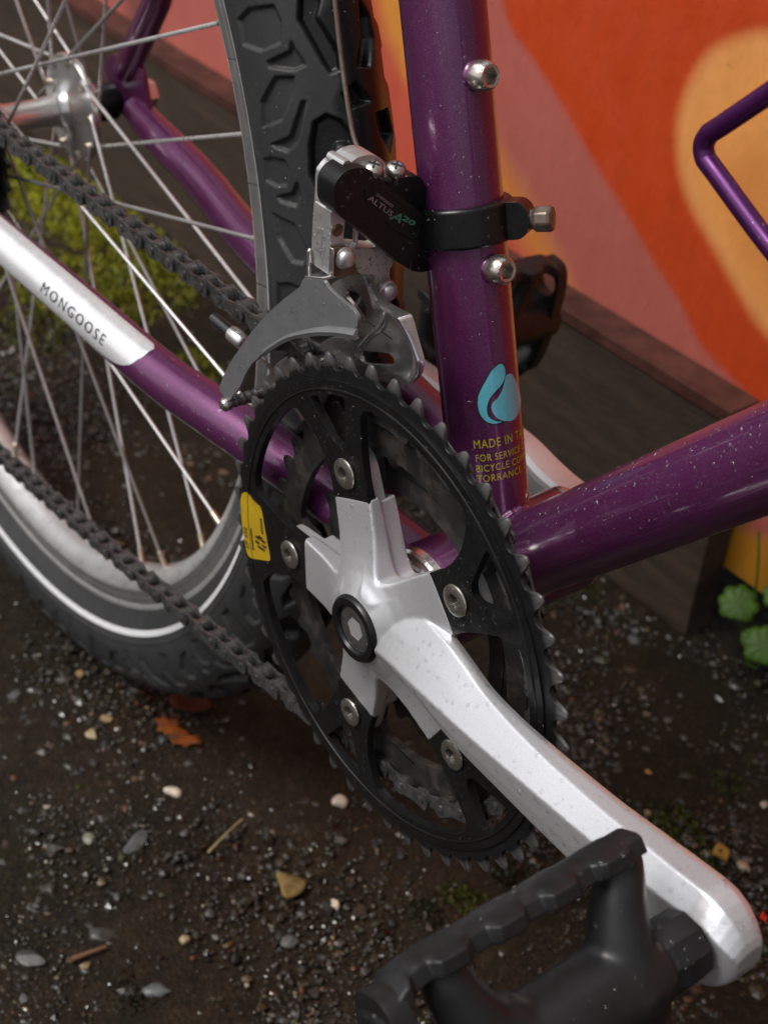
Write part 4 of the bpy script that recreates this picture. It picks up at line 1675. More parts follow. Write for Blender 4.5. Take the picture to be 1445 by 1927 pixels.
def place_links():
    RP = 0.0127 / 2 / math.sin(R_(P38 / 2))
    joints = []
    YC = -0.0465
    # wrapped part, going forward and down
    nwrap = 20
    wrap = [rp(RP, JOINT0 - P38 * i, YC) for i in range(nwrap)]
    # upper run backwards
    upper = []
    p = wrap[0]
    end = Vector((-0.4085, -0.0480, 0.0332 + 0.0335))
    d = (end - p).normalized()
    n = int((end - p).length / 0.0127) + 1
    for i in range(1, n + 1):
        q = p + d * 0.0127 * i
        t = i / n
        q.z -= 0.0012 * math.sin(PI * t)
        upper.append(q)
    lower = []
    p = wrap[-1]
    end = Vector((-0.40, -0.0500, -0.1405))
    n = int((end - p).length / 0.0127)
    d = (end - p).normalized()
    for i in range(1, n + 1):
        q = p + d * 0.0127 * i
        t = i / n
        q.z -= 0.0075 * math.sin(PI * t ** 0.75) * (1 - 0.3 * t)
        lower.append(q)
    joints = upper[::-1] + wrap + lower
    for i in range(len(joints) - 1):
        a, b = joints[i], joints[i + 1]
        x = (b - a).normalized()
        y = Vector((0, 1, 0))
        y = (y - x * y.dot(x)).normalized()
        z = x.cross(y)
        o = bpy.data.objects.new('chain_link', LM[i % 2])
        COL.objects.link(o)
        m = Matrix((x, y, z)).transposed().to_4x4()
        wob = Matrix.Rotation(random.gauss(0, 0.012), 4, 'X')
        m = m @ wob
        m.translation = (a + b) / 2
        o.matrix_world = m
        o.parent = chain
        o.matrix_parent_inverse = Matrix.Identity(4)


place_links()

# ------------------------------------------------------------------ front derailleur
fd = empty('front_derailleur', bike)
ZS = 450 / 1445.0
CY = -0.0560           # outer cage plate
op = zoom(400, 270, ZS, [(545, 812), (670, 822), (700, 872), (760, 930), (850, 1000), (880, 1050), (872, 1118), (760, 1104), (640, 1104), (530, 1125), (450, 1150), (380, 1190), (318, 1235), (285, 1290), (240, 1325), (205, 1380),
                         (165, 1470), (100, 1555), (60, 1520), (38, 1480), (70, 1390), (120, 1300), (180, 1215), (240, 1130), (300, 1062), (370, 990), (430, 940), (480, 900), (530, 862)])
poly = [at(a, b, CY) for a, b in op]
outer_plate = obj('outer_cage_plate', MB().prism(round_poly(poly, 0.0015, 3), (0, 0.0013, 0)), M_CAGEGREY, fd, bevel=0.0003)
sprinkle(outer_plate, 220, 0.0002, 0.0008, 71, lambda c, n: n[:, 1] < -0.8, parent=fd, power=3)
# rolled lip under the plate
lipc = zoom(400, 270, ZS, [(285, 1290), (318, 1240), (380, 1194), (450, 1153), (530, 1128), (640, 1107), (760, 1107), (872, 1121)])
lipd = zoom(400, 270, ZS, [(300, 1285), (345, 1255), (410, 1215), (470, 1188), (540, 1172), (640, 1162), (760, 1166), (862, 1186)])
L1_ = smooth_path([at(a, b, CY - 0.0003) for a, b in lipc], 4)
L2_ = smooth_path([at(a, b, CY - 0.0016) for a, b in lipd], 4)
rows = []
for p, q in zip(L1_, L2_):
    m_ = (p + q) / 2 + Vector((0, -0.0012, 0))
    rows.append([p + Vector((0, 0.0006, 0)), p + Vector((0, -0.0004, 0)), m_, q, q + Vector((0, 0.0016, 0)), m_ + Vector((0, 0.0018, 0))])
obj('cage_lip', MB().strip(rows, True, True, True), M_CAGEGREY, fd, angle=50)
# inner cage plate
IY = -0.0370
ZI = 260 / 1445.0
ip = zoom(560, 450, ZI, [(345, 470), (430, 420), (620, 352), (668, 362), (730, 450), (800, 550), (905, 655), (1030, 730), (1145, 792), (1182, 870), (1210, 970), (1235, 1060), (1270, 1180), (1292, 1290), (1262, 1420), (1180, 1502),
                         (1080, 1522), (900, 1490), (640, 1420), (400, 1330), (250, 1240), (180, 1155), (250, 1080), (350, 1020), (600, 1030), (640, 940), (610, 740), (480, 620), (370, 560)])
win = zoom(560, 450, ZI, [(505, 500), (560, 475), (625, 560), (700, 650), (712, 740), (722, 865), (660, 790), (560, 660), (500, 590)])
slot = zoom(560, 450, ZI, [(690, 1165), (830, 1178), (960, 1195), (1018, 1250), (1005, 1312), (880, 1310), (710, 1300), (650, 1250), (650, 1190)])
poly = round_poly([at(a, b, IY) for a, b in ip], 0.003, 3)
h1 = round_poly([at(a, b, IY) for a, b in win], 0.002, 3)
h2 = round_poly([at(a, b, IY) for a, b in slot], 0.0025, 4)
obj('inner_cage_plate', MB().prism(poly, (0, 0.0013, 0), [h1, h2]), M_CHROME, fd, bevel=0.0004)
# pressed front edge curling towards the outer plate
edge = zoom(560, 450, ZI, [(668, 362), (730, 450), (800, 550), (905, 655), (1030, 730), (1145, 792), (1182, 870), (1210, 970), (1235, 1060), (1270, 1180), (1292, 1290), (1262, 1420), (1180, 1502)])
wdt = [0.3, 0.8, 1.6, 3.2, 4.6, 5.2, 4.6, 3.4, 2.6, 2.2, 2.0, 1.6, 0.4]
E1 = [at(a, b, IY) for a, b in edge]
cen_ = sum(E1, Vector()) / len(E1) + Vector((-0.020, 0, -0.004))
rows = []
EP = smooth_path(E1, 4)
WP = np.interp(np.linspace(0, len(wdt) - 1, len(EP)), range(len(wdt)), wdt)
for p, w in zip(EP, WP):
    inw = (cen_ - p)
    inw.y = 0
    inw.normalize()
    w *= 0.001
    rows.append([p + inw * w * 2.4 + Vector((0, -0.0001, 0)), p + inw * w * 1.7 + Vector((0, -w * 0.22, 0)), p + inw * w * 1.0 + Vector((0, -w * 0.55, 0)), p + inw * w * 0.45 + Vector((0, -w * 0.80, 0)),
                 p + Vector((0, -w * 0.78, 0)), p - inw * 0.0004 + Vector((0, -w * 0.4, 0)), p - inw * 0.0004 + Vector((0, 0.0012, 0)), p + inw * w * 1.2 + Vector((0, 0.0011, 0))])
obj('pressed_edge', MB().strip(rows, True, True, True), M_CHROME, fd, angle=60)
# raised rib across the inner plate
rib = smooth_path([at(a, b, IY - 0.0004) for a, b in zoom(560, 450, ZI, [(640, 1130), (760, 1010), (880, 900), (900, 760), (850, 640)])], 5)
obj('pressed_rib', MB().tube(rib, lambda t: 0.0011 * math.sin(PI * min(1, t * 0.94 + 0.05)) + 0.0002, 12), M_CHROME, fd)
# top bridge between the two plates
a_, b_ = at(572, 524, CY), at(608, 527, CY)
c_, d_ = at(679, 515, IY + 0.001), at(640, 506, IY + 0.001)
up = Vector((0, 0, 0.0011))
obj('cage_bridge', MB().add([a_, b_, c_, d_, a_ + up, b_ + up, c_ + up, d_ + up], [(0, 1, 2, 3), (7, 6, 5, 4), (0, 4, 5, 1), (1, 5, 6, 2), (2, 6, 7, 3), (3, 7, 4, 0)]), M_CHROME, fd, bevel=0.0003)
# spacer and screw at the tail
sp0 = at(427, 760, CY + 0.0005)
obj('cage_spacer', MB().tube([sp0 + Vector((0, t, 0)) for t in np.linspace(0, 0.0195, 24)], lambda t: 0.0024 + 0.0003 * math.sin(t * 40), 14), M_CHAIN, fd)
obj('cage_screw', MB().lathe([(0, 0.0028), (0.001, 0.0028), (0.0022, 0.002), (0.0026, 0.0005)], sp0 + Vector((0, -0.0002, 0)), (0, -1, 0), 20), M_STEEL, fd)
# inner plate tail towards the spacer
tp = [at(a, b, IY) for a, b in [(592, 657), (623, 634), (560, 640), (520, 668), (495, 705), (490, 735), (510, 738), (530, 705), (560, 672)]]
tp = [at(600, 690, IY), at(596, 650, IY), at(560, 655, IY), at(525, 680, IY), at(498, 712, IY), at(488, 740, IY), at(505, 748, IY), at(530, 722, IY), at(562, 700, IY)]
obj('inner_plate_tail', MB().prism(round_poly(tp, 0.002, 2), (0, 0.0013, 0)), M_CHROME, fd, bevel=0.0003)

# clamp band on the seat tube
zc = 0.1262
cc = SD * (zc / SD.z)
prof = [(-0.0068, RS + 0.0001), (-0.0068, RS + 0.0024), (-0.0060, RS + 0.0030), (0.0060, RS + 0.0030), (0.0068, RS + 0.0024), (0.0068, RS + 0.0001)]
band = obj('clamp_band', MB().lathe(prof, cc, SD, 72), M_BAND, fd, bevel=0.0003)
sprinkle(band, 60, 0.0003, 0.0012, 72, facing(-0.9), parent=fd)
# clamp lugs and bolt in front/left of the tube
ld = (SN * 0.80 + Vector((0, 0.52, 0))).normalized()
lt = SD.cross(ld).normalized()
pl = []
for k in range(20):
    a = -PI / 2 + PI * k / 19
    pl.append(cc + ld * (RS + 0.0052 + 0.0050 * math.cos(a)) + SD * 0.0064 * math.sin(a) - lt * 0.0044)
pl += [cc + ld * (RS - 0.001) + SD * 0.0066 - lt * 0.0044, cc + ld * (RS - 0.001) - SD * 0.0066 - lt * 0.0044]
obj('clamp_lug', MB().prism(pl, lt * 0.0088), M_BAND, fd, bevel=0.0012, seg=3)
bc = cc + ld * (RS + 0.0075) - SD * 0.0006
obj('clamp_bolt', MB().lathe([(-0.004, 0.0036), (0.0035, 0.0036), (0.0040, 0.0046), (0.0085, 0.0048), (0.0098, 0.0042), (0.0101, 0.0020), (0.0102, 0.0003)], bc, ld, 8), simple('tarnished_bolt', (0.13, 0.098, 0.08), 0.6, 0.4, 0.3, 120, dirt=(0.08, 0.05, 0.03, 1), dscale=140), fd, angle=25, bevel=0.0006)

# body under a black plastic cover, seen from the front
ZC = 300 / 1445.0
XF = -0.0385
cov = zoom(560, 280, ZC, [(330, 440), (345, 310), (420, 215), (520, 172), (640, 182), (720, 240), (830, 340), (1000, 480), (1130, 590), (1180, 700), (1190, 880), (1268, 925), (1280, 1030), (1205, 1098), (1080, 1115), (960, 1060), (830, 955),
                          (700, 850), (520, 705), (430, 640), (345, 560)])
poly = smooth_path([atx(a, b, XF) for a, b in cov], 3, True)
cover = obj('body_cover', MB().prism(poly, (-0.0095, 0, 0)), M_BLACKPLASTIC, fd, bevel=0.0043, seg=7, angle=50)
sprinkle(cover, 46, 0.0003, 0.0009, 73, lambda c, n: (n[:, 0] > 0.8), parent=fd)
blk = zoom(560, 280, ZC, [(800, 300), (900, 262), (1108, 240), (1235, 470), (1225, 500), (1190, 620), (1120, 660), (1000, 560), (880, 420)])
poly = [atx(a, b, -0.0425) for a, b in blk]
blko = obj('cover_block', MB().prism(round_poly(poly, 0.002, 3), (-0.014, 0, 0)), M_BLACKPLASTIC, fd, bevel=0.0018, seg=4)
sprinkle(blko, 40, 0.0003, 0.001, 74, facing(-0.9), parent=fd)
# engraved oval round the lettering
ov = [(607, 400), (640, 335), (720, 345), (900, 470), (1080, 650), (1095, 740), (1040, 810), (960, 790), (800, 670), (640, 520)]
ovp = smooth_path([atx(a, b, XF + 0.00006) for a, b in zoom(560, 280, ZC, ov)], 6, True)
obj('label_rim', MB().tube(ovp + [ovp[0]], 0.00016, 6), M_BLACKPLASTIC, fd)


def plane_text(name, s, p0, p1, size, mat, shear=0.0, sx=1.0, bold=0.0, vdir=None, space=1.0):
    o = atx(*zoom(560, 280, ZC, [p0])[0], XF + 0.0001)
    e = atx(*zoom(560, 280, ZC, [p1])[0], XF + 0.0001)
    v, f = text_mesh(s, size, shear, 3, space, bold)
    wdt_ = max(x for x, y, z in v)
    k = (e - o).length / wdt_
    ex = (e - o).normalized()
    ey = Vector((1, 0, 0)).cross(ex).normalized()
    if ey.z < 0:
        ey = -ey
    mb = MB()
    mb.add([o + ex * x * k + ey * y for x, y, z in v], f)
    obj(name, mb, mat, fd, recalc=False)


plane_text('cover_lettering', 'SHIMANO', (706, 418), (856, 532), 0.0014, M_GREYTXT, bold=0.0)
plane_text('cover_lettering', 'ALTUS', (634, 456), (846, 614), 0.0026, M_GREYTXT, shear=0.0, bold=0.0)
plane_text('cover_lettering', 'A', (830, 628), (930, 672), 0.0040, M_GREENTXT, shear=0.25, bold=0.0001)
plane_text('cover_lettering', '20', (938, 634), (1052, 700), 0.0024, M_GREENTXT, shear=0.1, bold=0.00008)

# outer link: a curved flat bar
cr = zoom(560, 280, ZC, [(560, 120), (470, 150), (400, 200), (345, 275), (330, 350), (325, 480), (310, 660), (298, 830), (290, 1010), (292, 1150)])
XL = -0.0440
front = smooth_path([atx(a, b, XL) for a, b in cr], 5)
back = []
for i, p in enumerate(front):
    a = front[max(i - 1, 0)]
    b = front[min(i + 1, len(front) - 1)]
    t = (b - a).normalized()
    n = Vector((1, 0, 0)).cross(t).normalized()
    if n.y < 0:
        n = -n
    back.append(p + n * 0.0052)
poly = front + back[::-1]
lk = obj('outer_link', MB().prism(poly, (-0.0105, 0, 0)), M_LINK, fd, bevel=0.0013, seg=4, angle=50)
sprinkle(lk, 170, 0.0003, 0.0012, 75, lambda c, n: (n[:, 1] < -0.1), parent=fd, power=2.5)
cb = zoom(560, 280, ZC, [(300, 560), (345, 570), (430, 640), (410, 770), (425, 850), (500, 960), (470, 1060), (300, 1090)])
obj('link_web', MB().prism(round_poly([atx(a, b, XL - 0.0002) for a, b in cb], 0.002, 3), (-0.009, 0, 0)), M_LINK, fd, bevel=0.0006)
obj('link_dimple', MB().lathe([(-0.001, 0.0022), (0.0003, 0.0022), (0.0005, 0.0019), (0.0004, 0.0003)], atx(*zoom(560, 280, ZC, [(360, 735)])[0], XL), (1, 0, 0), 20), M_RUST, fd)
# ears of the cage that hold the link, and the rivets
e1 = zoom(560, 280, ZC, [(320, 905), (375, 895), (470, 890), (505, 985), (535, 1085), (545, 1130), (325, 1175)])
obj('pivot_ear', MB().prism(round_poly([atx(a, b, XL + 0.0016) for a, b in e1], 0.0025, 4), (-0.0011, 0, 0)), M_RUST, fd, bevel=0.0003)
e1 = zoom(560, 280, ZC, [(318, 905), (335, 905), (330, 1165), (306, 1185)])
obj('pivot_ear', MB().prism([atx(a, b, XL + 0.0026) for a, b in e1], (-0.002, 0, 0)), M_CHROME, fd, bevel=0.0003)
e2 = zoom(560, 280, ZC, [(100, 930), (122, 900), (128, 1060), (125, 1140), (98, 1150)])
obj('pivot_ear', MB().prism([atx(a, b, XL - 0.0095) for a, b in e2], (-0.0012, 0, 0)), M_CHROME, fd, bevel=0.0003)


def rivet(px, py, x, r, mat):
    p = atx(px, py, x)
    obj('pivot_rivet', MB().lathe([(-0.012, 0.6 * r), (-0.0006, 0.6 * r), (-0.0004, r * 1.18), (0.0003, r * 1.18), (0.0004, r), (0.0016, r * 0.98), (0.0023, r * 0.84), (0.0027, r * 0.5), (0.0028, 0.0001)], p, (1, 0, 0), 32), mat, fd, angle=50)


rivet(649, 484.5, XL + 0.0022, 0.0032, M_STEELGREY if False else M_LINK)
# inner link
XI = -0.0450
il = zoom(560, 280, ZC, [(485, 905), (545, 895), (740, 915), (790, 890), (800, 960), (880, 1015), (830, 1100), (835, 1180), (880, 1240), (870, 1330), (800, 1350), (720, 1290), (690, 1220), (715, 1140), (550, 1130), (520, 1050)])
obj('inner_link', MB().prism(round_poly([atx(a, b, XI) for a, b in il], 0.0015, 3), (-0.008, 0, 0)), M_SPECKLE, fd, bevel=0.0006)
ul = zoom(560, 280, ZC, [(530, 735), (562, 745), (552, 800), (548, 870), (520, 905), (490, 905), (525, 850)])
obj('link_arm', MB().prism([atx(a, b, XI + 0.0006) for a, b in ul], (-0.002, 0, 0)), M_LINK, fd, bevel=0.0003)
rivet(729, 547, XI + 0.0026, 0.0031, M_LINK)
# cable anchor on top with its bolt, and the limit screws
hk = zoom(560, 280, ZC, [(395, 190), (420, 110), (475, 100), (480, 125), (540, 75), (640, 48), (720, 60), (780, 105), (805, 150), (805, 255), (785, 260), (780, 165), (730, 105), (690, 90), (640, 130), (600, 175), (520, 200)])
obj('cable_anchor', MB().prism(round_poly([atx(a, b, -0.0425) for a, b in hk], 0.001, 2), (-0.009, 0, 0)), M_LINK, fd, bevel=0.0006)


def screw(px, py, x, r):
    p = atx(px, py, x)
    A = (Vector((0.35, -0.15, 1))).normalized()
    q = MB().lathe([(-0.012, 0.5 * r), (-0.0016, 0.5 * r), (-0.0014, r * 0.95), (0.0002, r), (0.0012, r * 0.85), (0.0018, r * 0.45), (0.0019, 0.0002)], p, A, 28)
    s = obj('limit_screw', q, M_STEEL, fd, angle=50)
    X_ = A.orthogonal().normalized()
    Y_ = A.cross(X_)
    for d1, d2 in ((X_, Y_), (Y_, X_)):
        m2 = MB().box(p + A * 0.0016, r * 1.1, 0.0007, 0.0009, (d1, d2, A))
        obj('screw_slot', m2, M_INK, fd)


screw(703, 315, -0.0410, 0.0035)
screw(745, 317, -0.0420, 0.0034)

# cable
cpts = [at(690, 300, -0.0330), at(676, 283, -0.0330), at(664, 250, -0.0325), at(652, 180, -0.0315), at(640, 90, -0.0300), at(630, 0, -0.0290), at(612, -160, -0.0265)]
top = cpts[-1] + (cpts[-1] - cpts[-2]) * 2.5
cbl = empty('gear_cable', bike)
obj('cable_wire', MB().tube(smooth_path(cpts + [top], 8), 0.00085, 12), M_CABLE, cbl)
# rear cable housing with its silver end cap near the tyre
hs = empty('cable_housing', bike)
h0, h1_ = at(405, 601, -0.0500), at(438, 628, -0.0490)
hd = (h1_ - h0).normalized()
obj('housing_tube', MB().tube([h0 - hd * 0.001, h0 + hd * 0.003, h1_], 0.0026, 18), M_HOUSING, hs)
obj('end_cap', MB().lathe([(-0.001, 0.0028), (0, 0.0031), (0.006, 0.0031), (0.0070, 0.0024), (0.0075, 0.0010)], h1_, hd, 24), M_HUB, hs)
obj('inner_wire', MB().tube([h1_, h1_ + hd * 0.02, Vector((-0.06, -0.036, 0.026)), Vector((-0.02, -0.026, 0.0))], 0.0007, 8), M_CABLE, hs)


# ------------------------------------------------------------------ things lying on the ground
def blob(mb, c, r, sx, sy, sz, rot, rr, sub=1, rough=0.18):
    bm = bmesh.new()
    bmesh.ops.create_icosphere(bm, subdivisions=sub, radius=1.0)
    ca, sa = math.cos(rot), math.sin(rot)
    vs = []
    cuts = []
    for _ in range(7):
        d = rr.normal(size=3)
        d /= np.linalg.norm(d)
        cuts.append((d, rr.uniform(0.5, 0.92)))
    for v in bm.verts:
        k = r * (1 + rough * rr.normal())
        q = np.array(v.co)
        for d, h in cuts:
            t = q @ d
            if t > h:
                q = q - d * (t - h)
        x, y, z = q[0] * sx * k, q[1] * sy * k, q[2] * sz * k
        vs.append((c[0] + x * ca - y * sa, c[1] + x * sa + y * ca, c[2] + z))
    bm.verts.index_update()
    fs = [tuple(v.index for v in f.verts) for f in bm.faces]
    bm.free()
    mb.add(vs, fs)
    return len(vs)


def gravel():
    rr = np.random.default_rng(21)
    bm = bmesh.new()
    bmesh.ops.create_icosphere(bm, subdivisions=1, radius=1.0)
    bm.verts.index_update()
    base = np.array([v.co[:] for v in bm.verts])
    tri = np.array([[v.index for v in f.verts] for f in bm.faces])
    bm.free()
    N0 = 260000
    X, Y = rr.uniform(-1.15, 0.34, N0), rr.uniform(-0.32, 0.35, N0)
    patch = np.zeros(N0)
    for k in range(10):
        f, a = rr.uniform(5, 40), rr.uniform(0, 6.28)
        patch += np.sin(f * (X * math.cos(a) + Y * math.sin(a)) + rr.uniform(0, 6))
    keep = rr.random(N0) < np.clip(0.50 + 0.16 * patch + 0.25 * np.clip((-Y - 0.02) / 0.15, 0, 1), 0.08, 1.0)
    keep &= ~((Y > 0.327) & (X < -0.15))
    # only the stretch of ground in and around the view
    P = np.stack([X, Y, np.full(N0, GZ)], 1) - CAM_POS
    Q = P @ CAM_R
    f = CAM_F * PW
    u, v = PW / 2 + f * Q[:, 0] / -Q[:, 2], PH / 2 - f * Q[:, 1] / -Q[:, 2]
    keep &= (u > -350) & (u < PW + 350) & (v > -100) & (v < PH + 450)
    X, Y = X[keep], Y[keep]
    n = len(X)
    r = np.clip(0.00062 * np.exp(rr.normal(size=n) * 0.66), 0.0003, 0.0038)
    V = base[None] * (1 + 0.22 * rr.normal(size=(n, len(base), 1)))
    V = V * np.stack([rr.uniform(0.7, 1.35, n), rr.uniform(0.7, 1.35, n), rr.uniform(0.4, 0.8, n)], 1)[:, None, :]
    a = rr.uniform(0, 6.28, n)
    ca, sa = np.cos(a)[:, None], np.sin(a)[:, None]
    V = np.stack([V[..., 0] * ca - V[..., 1] * sa, V[..., 0] * sa + V[..., 1] * ca, V[..., 2]], -1) * r[:, None, None]
    V += np.stack([X, Y, GZ + r * 0.12], 1)[:, None, :]
    F = (tri[None] + (np.arange(n) * len(base))[:, None, None]).reshape(-1, 3)
    pal = np.array([(0.008, 0.006, 0.0032), (0.018, 0.0135, 0.008), (0.034, 0.028, 0.021), (0.055, 0.054, 0.054), (0.055, 0.032, 0.013), (0.14, 0.098, 0.052), (0.07, 0.022, 0.005), (0.30, 0.26, 0.20), (0.026, 0.025, 0.006)])
    w = np.array([34, 26, 15, 7, 7, 1.6, 2.4, 0.5, 9.0])
    col = pal[rr.choice(len(pal), n, p=w / w.sum())] * rr.uniform(0.5, 1.2, (n, 1))
    me = bpy.data.meshes.new('gravel')
    me.vertices.add(n * len(base))
    me.vertices.foreach_set('co', V.astype(np.float32).ravel())
    me.loops.add(F.size)
    me.loops.foreach_set('vertex_index', F.astype(np.int32).ravel())
    me.polygons.add(len(F))
    me.polygons.foreach_set('loop_start', (np.arange(len(F)) * 3).astype(np.int32))
    me.update(calc_edges=True)
    m = Mat('wet_grit')
    t = m.n('ShaderNodeAttribute', attribute_name='Tint').outputs['Color']
    m.set(Base_Color=t, Roughness=m.ramp(m.noise(120, 4), [(0.42, 0.10), (0.66, 0.8)]), Specular_IOR_Level=0.6)
    me.materials.append(m.m)
    o = bpy.data.objects.new('gravel', me)
    COL.objects.link(o)
    at_ = me.color_attributes.new('Tint', 'FLOAT_COLOR', 'POINT')
    cc_ = np.ones((n, len(base), 4), np.float32)
    cc_[..., :3] = col[:, None, :]
    at_.data.foreach_set('color', cc_.ravel())
    me.shade_flat()
    tag(o, 'fine wet grit scattered over the tarmac', 'gravel', kind='stuff')


gravel()


def pebble(px, py, rpx, col, label, sx=1.0, sy=1.0, sz=0.6, rot=0.0, rough=0.45):
    p = atz(px, py, GZ)
    dist = (p - CAMD).length
    r = rpx / (CAM_F * PW) * dist
    rr = np.random.default_rng(int(px * 7 + py))
    mb = MB()
    blob(mb, (p.x, p.y, GZ + r * sz * 0.15), r, sx, sy, sz, rot, rr, 3, 0.03)
    mat = simple('stone_' + str(int(px)), col, 0.0, rough, 0.22, 300, 0.1, 0.2, 900)
    o = obj('pebble', mb, mat, angle=40, recalc=False)
    tag(o, label, 'pebble', 'loose pebbles on the tarmac')


W_ = (0.44, 0.37, 0.29)
T_ = (0.22, 0.15, 0.075)
G_ = (0.065, 0.070, 0.070)
for a in ((640, 1513, 17, W_, 'round off-white pebble just left of the large chainring', 1, 0.95, 0.8),
          (325, 1492, 15, W_, 'oval whitish pebble below the orange leaf', 1.2, 0.75, 0.6, 0.6),
          (627, 1705, 13, W_, 'squarish white pebble above the tip of the near pedal', 1, 0.9, 0.7),
          (200, 1354, 11, T_, 'small cream chip near the tyre, left of the orange leaf', 1.3, 0.8, 0.5, 0.5),
          (172, 1382, 13, (0.28, 0.21, 0.11), 'tan and white pebble beneath the tyre wall', 1.3, 0.9, 0.6, 0.2),
          (257, 1585, 22, G_, 'pointed grey stone chip in the middle of the grit', 0.7, 1.5, 0.5, 0.3),
          (168, 1580, 13, (0.12, 0.12, 0.085), 'pale greenish pebble left of the pointed grey chip', 1.1, 0.9, 0.6),
          (298, 1866, 21, G_, 'long smooth grey pebble near the bottom edge', 1.5, 0.75, 0.5, 1.1),
          (348, 1770, 10, (0.24, 0.18, 0.10), 'small cream pebble between the straw and the long grey pebble', 1, 1, 0.7),
          (150, 1270, 9, T_, 'tiny yellow pebble right under the tyre tread', 1, 1, 0.7),
          (1398, 1632, 12, (0.27, 0.20, 0.12), 'cream pebble right of the yellow leaf scrap', 1.2, 0.8, 0.6),
          (1220, 1457, 11, (0.28, 0.13, 0.03), 'amber pebble above the crank arm', 1.1, 0.9, 0.6),
          (1437, 1517, 11, (0.30, 0.25, 0.19), 'whitish pebble at the right edge of the picture', 1, 0.9, 0.6),
          (1218, 1530, 9, T_, 'small tan pebble in the moss above the crank arm', 1.1, 0.9, 0.6),
          (1192, 1205, 12, G_, 'bluish grey pebble below the end of the board', 1.2, 0.9, 0.5),
          (60, 1805, 22, (0.030, 0.028, 0.026), 'flat dark wet stone near the lower left corner', 1.4, 0.8, 0.4, 0.8),
          (190, 1760, 20, (0.034, 0.031, 0.028), 'dark wet stone above the brown twig', 1.3, 0.8, 0.4, 0.9),
          (545, 1775, 17, (0.042, 0.040, 0.038), 'grey wet stone left of the pedal tip', 1.0, 1.0, 0.5, 0.4)):
    pebble(*a[:5], *a[5:])


def flat_leaf(name, px, col, label, cat, lift=0.0015, curl=0.0022, rough=0.75):
    pts = [atz(a, b, GZ + lift) for a, b in px]
    P = smooth_path(pts, 4, True)
    c = sum(P, Vector()) / len(P)
    mb = MB()
    rr = np.random.default_rng(int(px[0][0]))
    R1 = max((p - c).length for p in P)
    loops = []
    for q in (1.0, 0.7, 0.4, 0.12):
        loops.append([c + (p - c) * q + Vector((0, 0, curl * ((p - c).length * q / R1) ** 2 * (0.6 + 0.6 * math.sin(3 * i / len(P) * 2 * PI)))) for i, p in enumerate(P)])
    mb.strip(loops, True, False, True)
    o = obj(name, mb, simple(name + '_skin', col, 0, rough, 0.6, 130, 0.1, 0.5, 400, spec=0.2), angle=180, recalc=False)
    sl = o.modifiers.new('thick', 'SOLIDIFY')
    sl.thickness = 0.0004
    tag(o, label, cat)


flat_leaf('fallen_leaf', zoom(0, 1200, 640 / 1445.0, [(655, 345), (678, 352), (700, 336), (716, 352), (760, 348), (752, 372), (775, 392), (800, 402), (806, 424), (838, 430), (862, 458), (815, 456), (790, 468), (768, 455), (735, 455), (722, 430), (735, 418), (700, 412), (690, 396), (665, 397), (672, 372)]), (0.12, 0.030, 0.003),
          'bright orange wet leaf lying beside the tyre', 'leaf')
flat_leaf('fallen_leaf', zoom(0, 1200, 640 / 1445.0, [(1175, 1010), (1230, 1015), (1295, 1030), (1290, 1080), (1245, 1105), (1205, 1110), (1190, 1060)]), (0.13, 0.085, 0.028),
          'dull tan leaf scrap under the chainring', 'leaf')
flat_leaf('fallen_leaf', [(1342, 1600), (1352, 1590), (1366, 1596), (1372, 1608), (1366, 1622), (1352, 1618), (1340, 1610)], (0.22, 0.12, 0.022), 'small ochre leaf scrap right of the crank arm', 'leaf')
flat_leaf('fallen_leaf', zoom(0, 1200, 640 / 1445.0, [(720, 255), (800, 240), (880, 255), (900, 300), (830, 320), (740, 300)]), (0.05, 0.010, 0.003), 'dark red brown leaf tucked under the tyre', 'leaf', 0.0015, 0.002)
flat_leaf('berry_skin', [(1430, 1724), (1438, 1722), (1443, 1730), (1438, 1738), (1430, 1734)], (0.42, 0.03, 0.012), 'tiny red berry skin right of the crank end', 'berry', 0.002, 0.003)
# straw and twig
p0, p1 = atz(392, 1605, GZ + 0.003), atz(456, 1542, GZ + 0.006)
tag(obj('straw', MB().tube([p0 + (p1 - p0) * t + Vector((0, 0, 0.001 * math.sin(3 * t))) for t in np.linspace(0, 1, 8)], lambda t: 0.0007 - 0.0003 * t, 8), simple('straw_skin', (0.26, 0.21, 0.10), 0, 0.5)),
    'thin pale straw lying between leaf and pedal', 'straw')
p0, p1 = atz(135, 1806, GZ + 0.002), atz(200, 1782, GZ + 0.003)
tag(obj('twig', MB().tube([p0 + (p1 - p0) * t for t in np.linspace(0, 1, 8)], lambda t: 0.0016 - 0.0008 * t, 10), simple('twig_bark', (0.11, 0.05, 0.022), 0, 0.5)), 'short brown twig in the grit at lower left', 'twig')


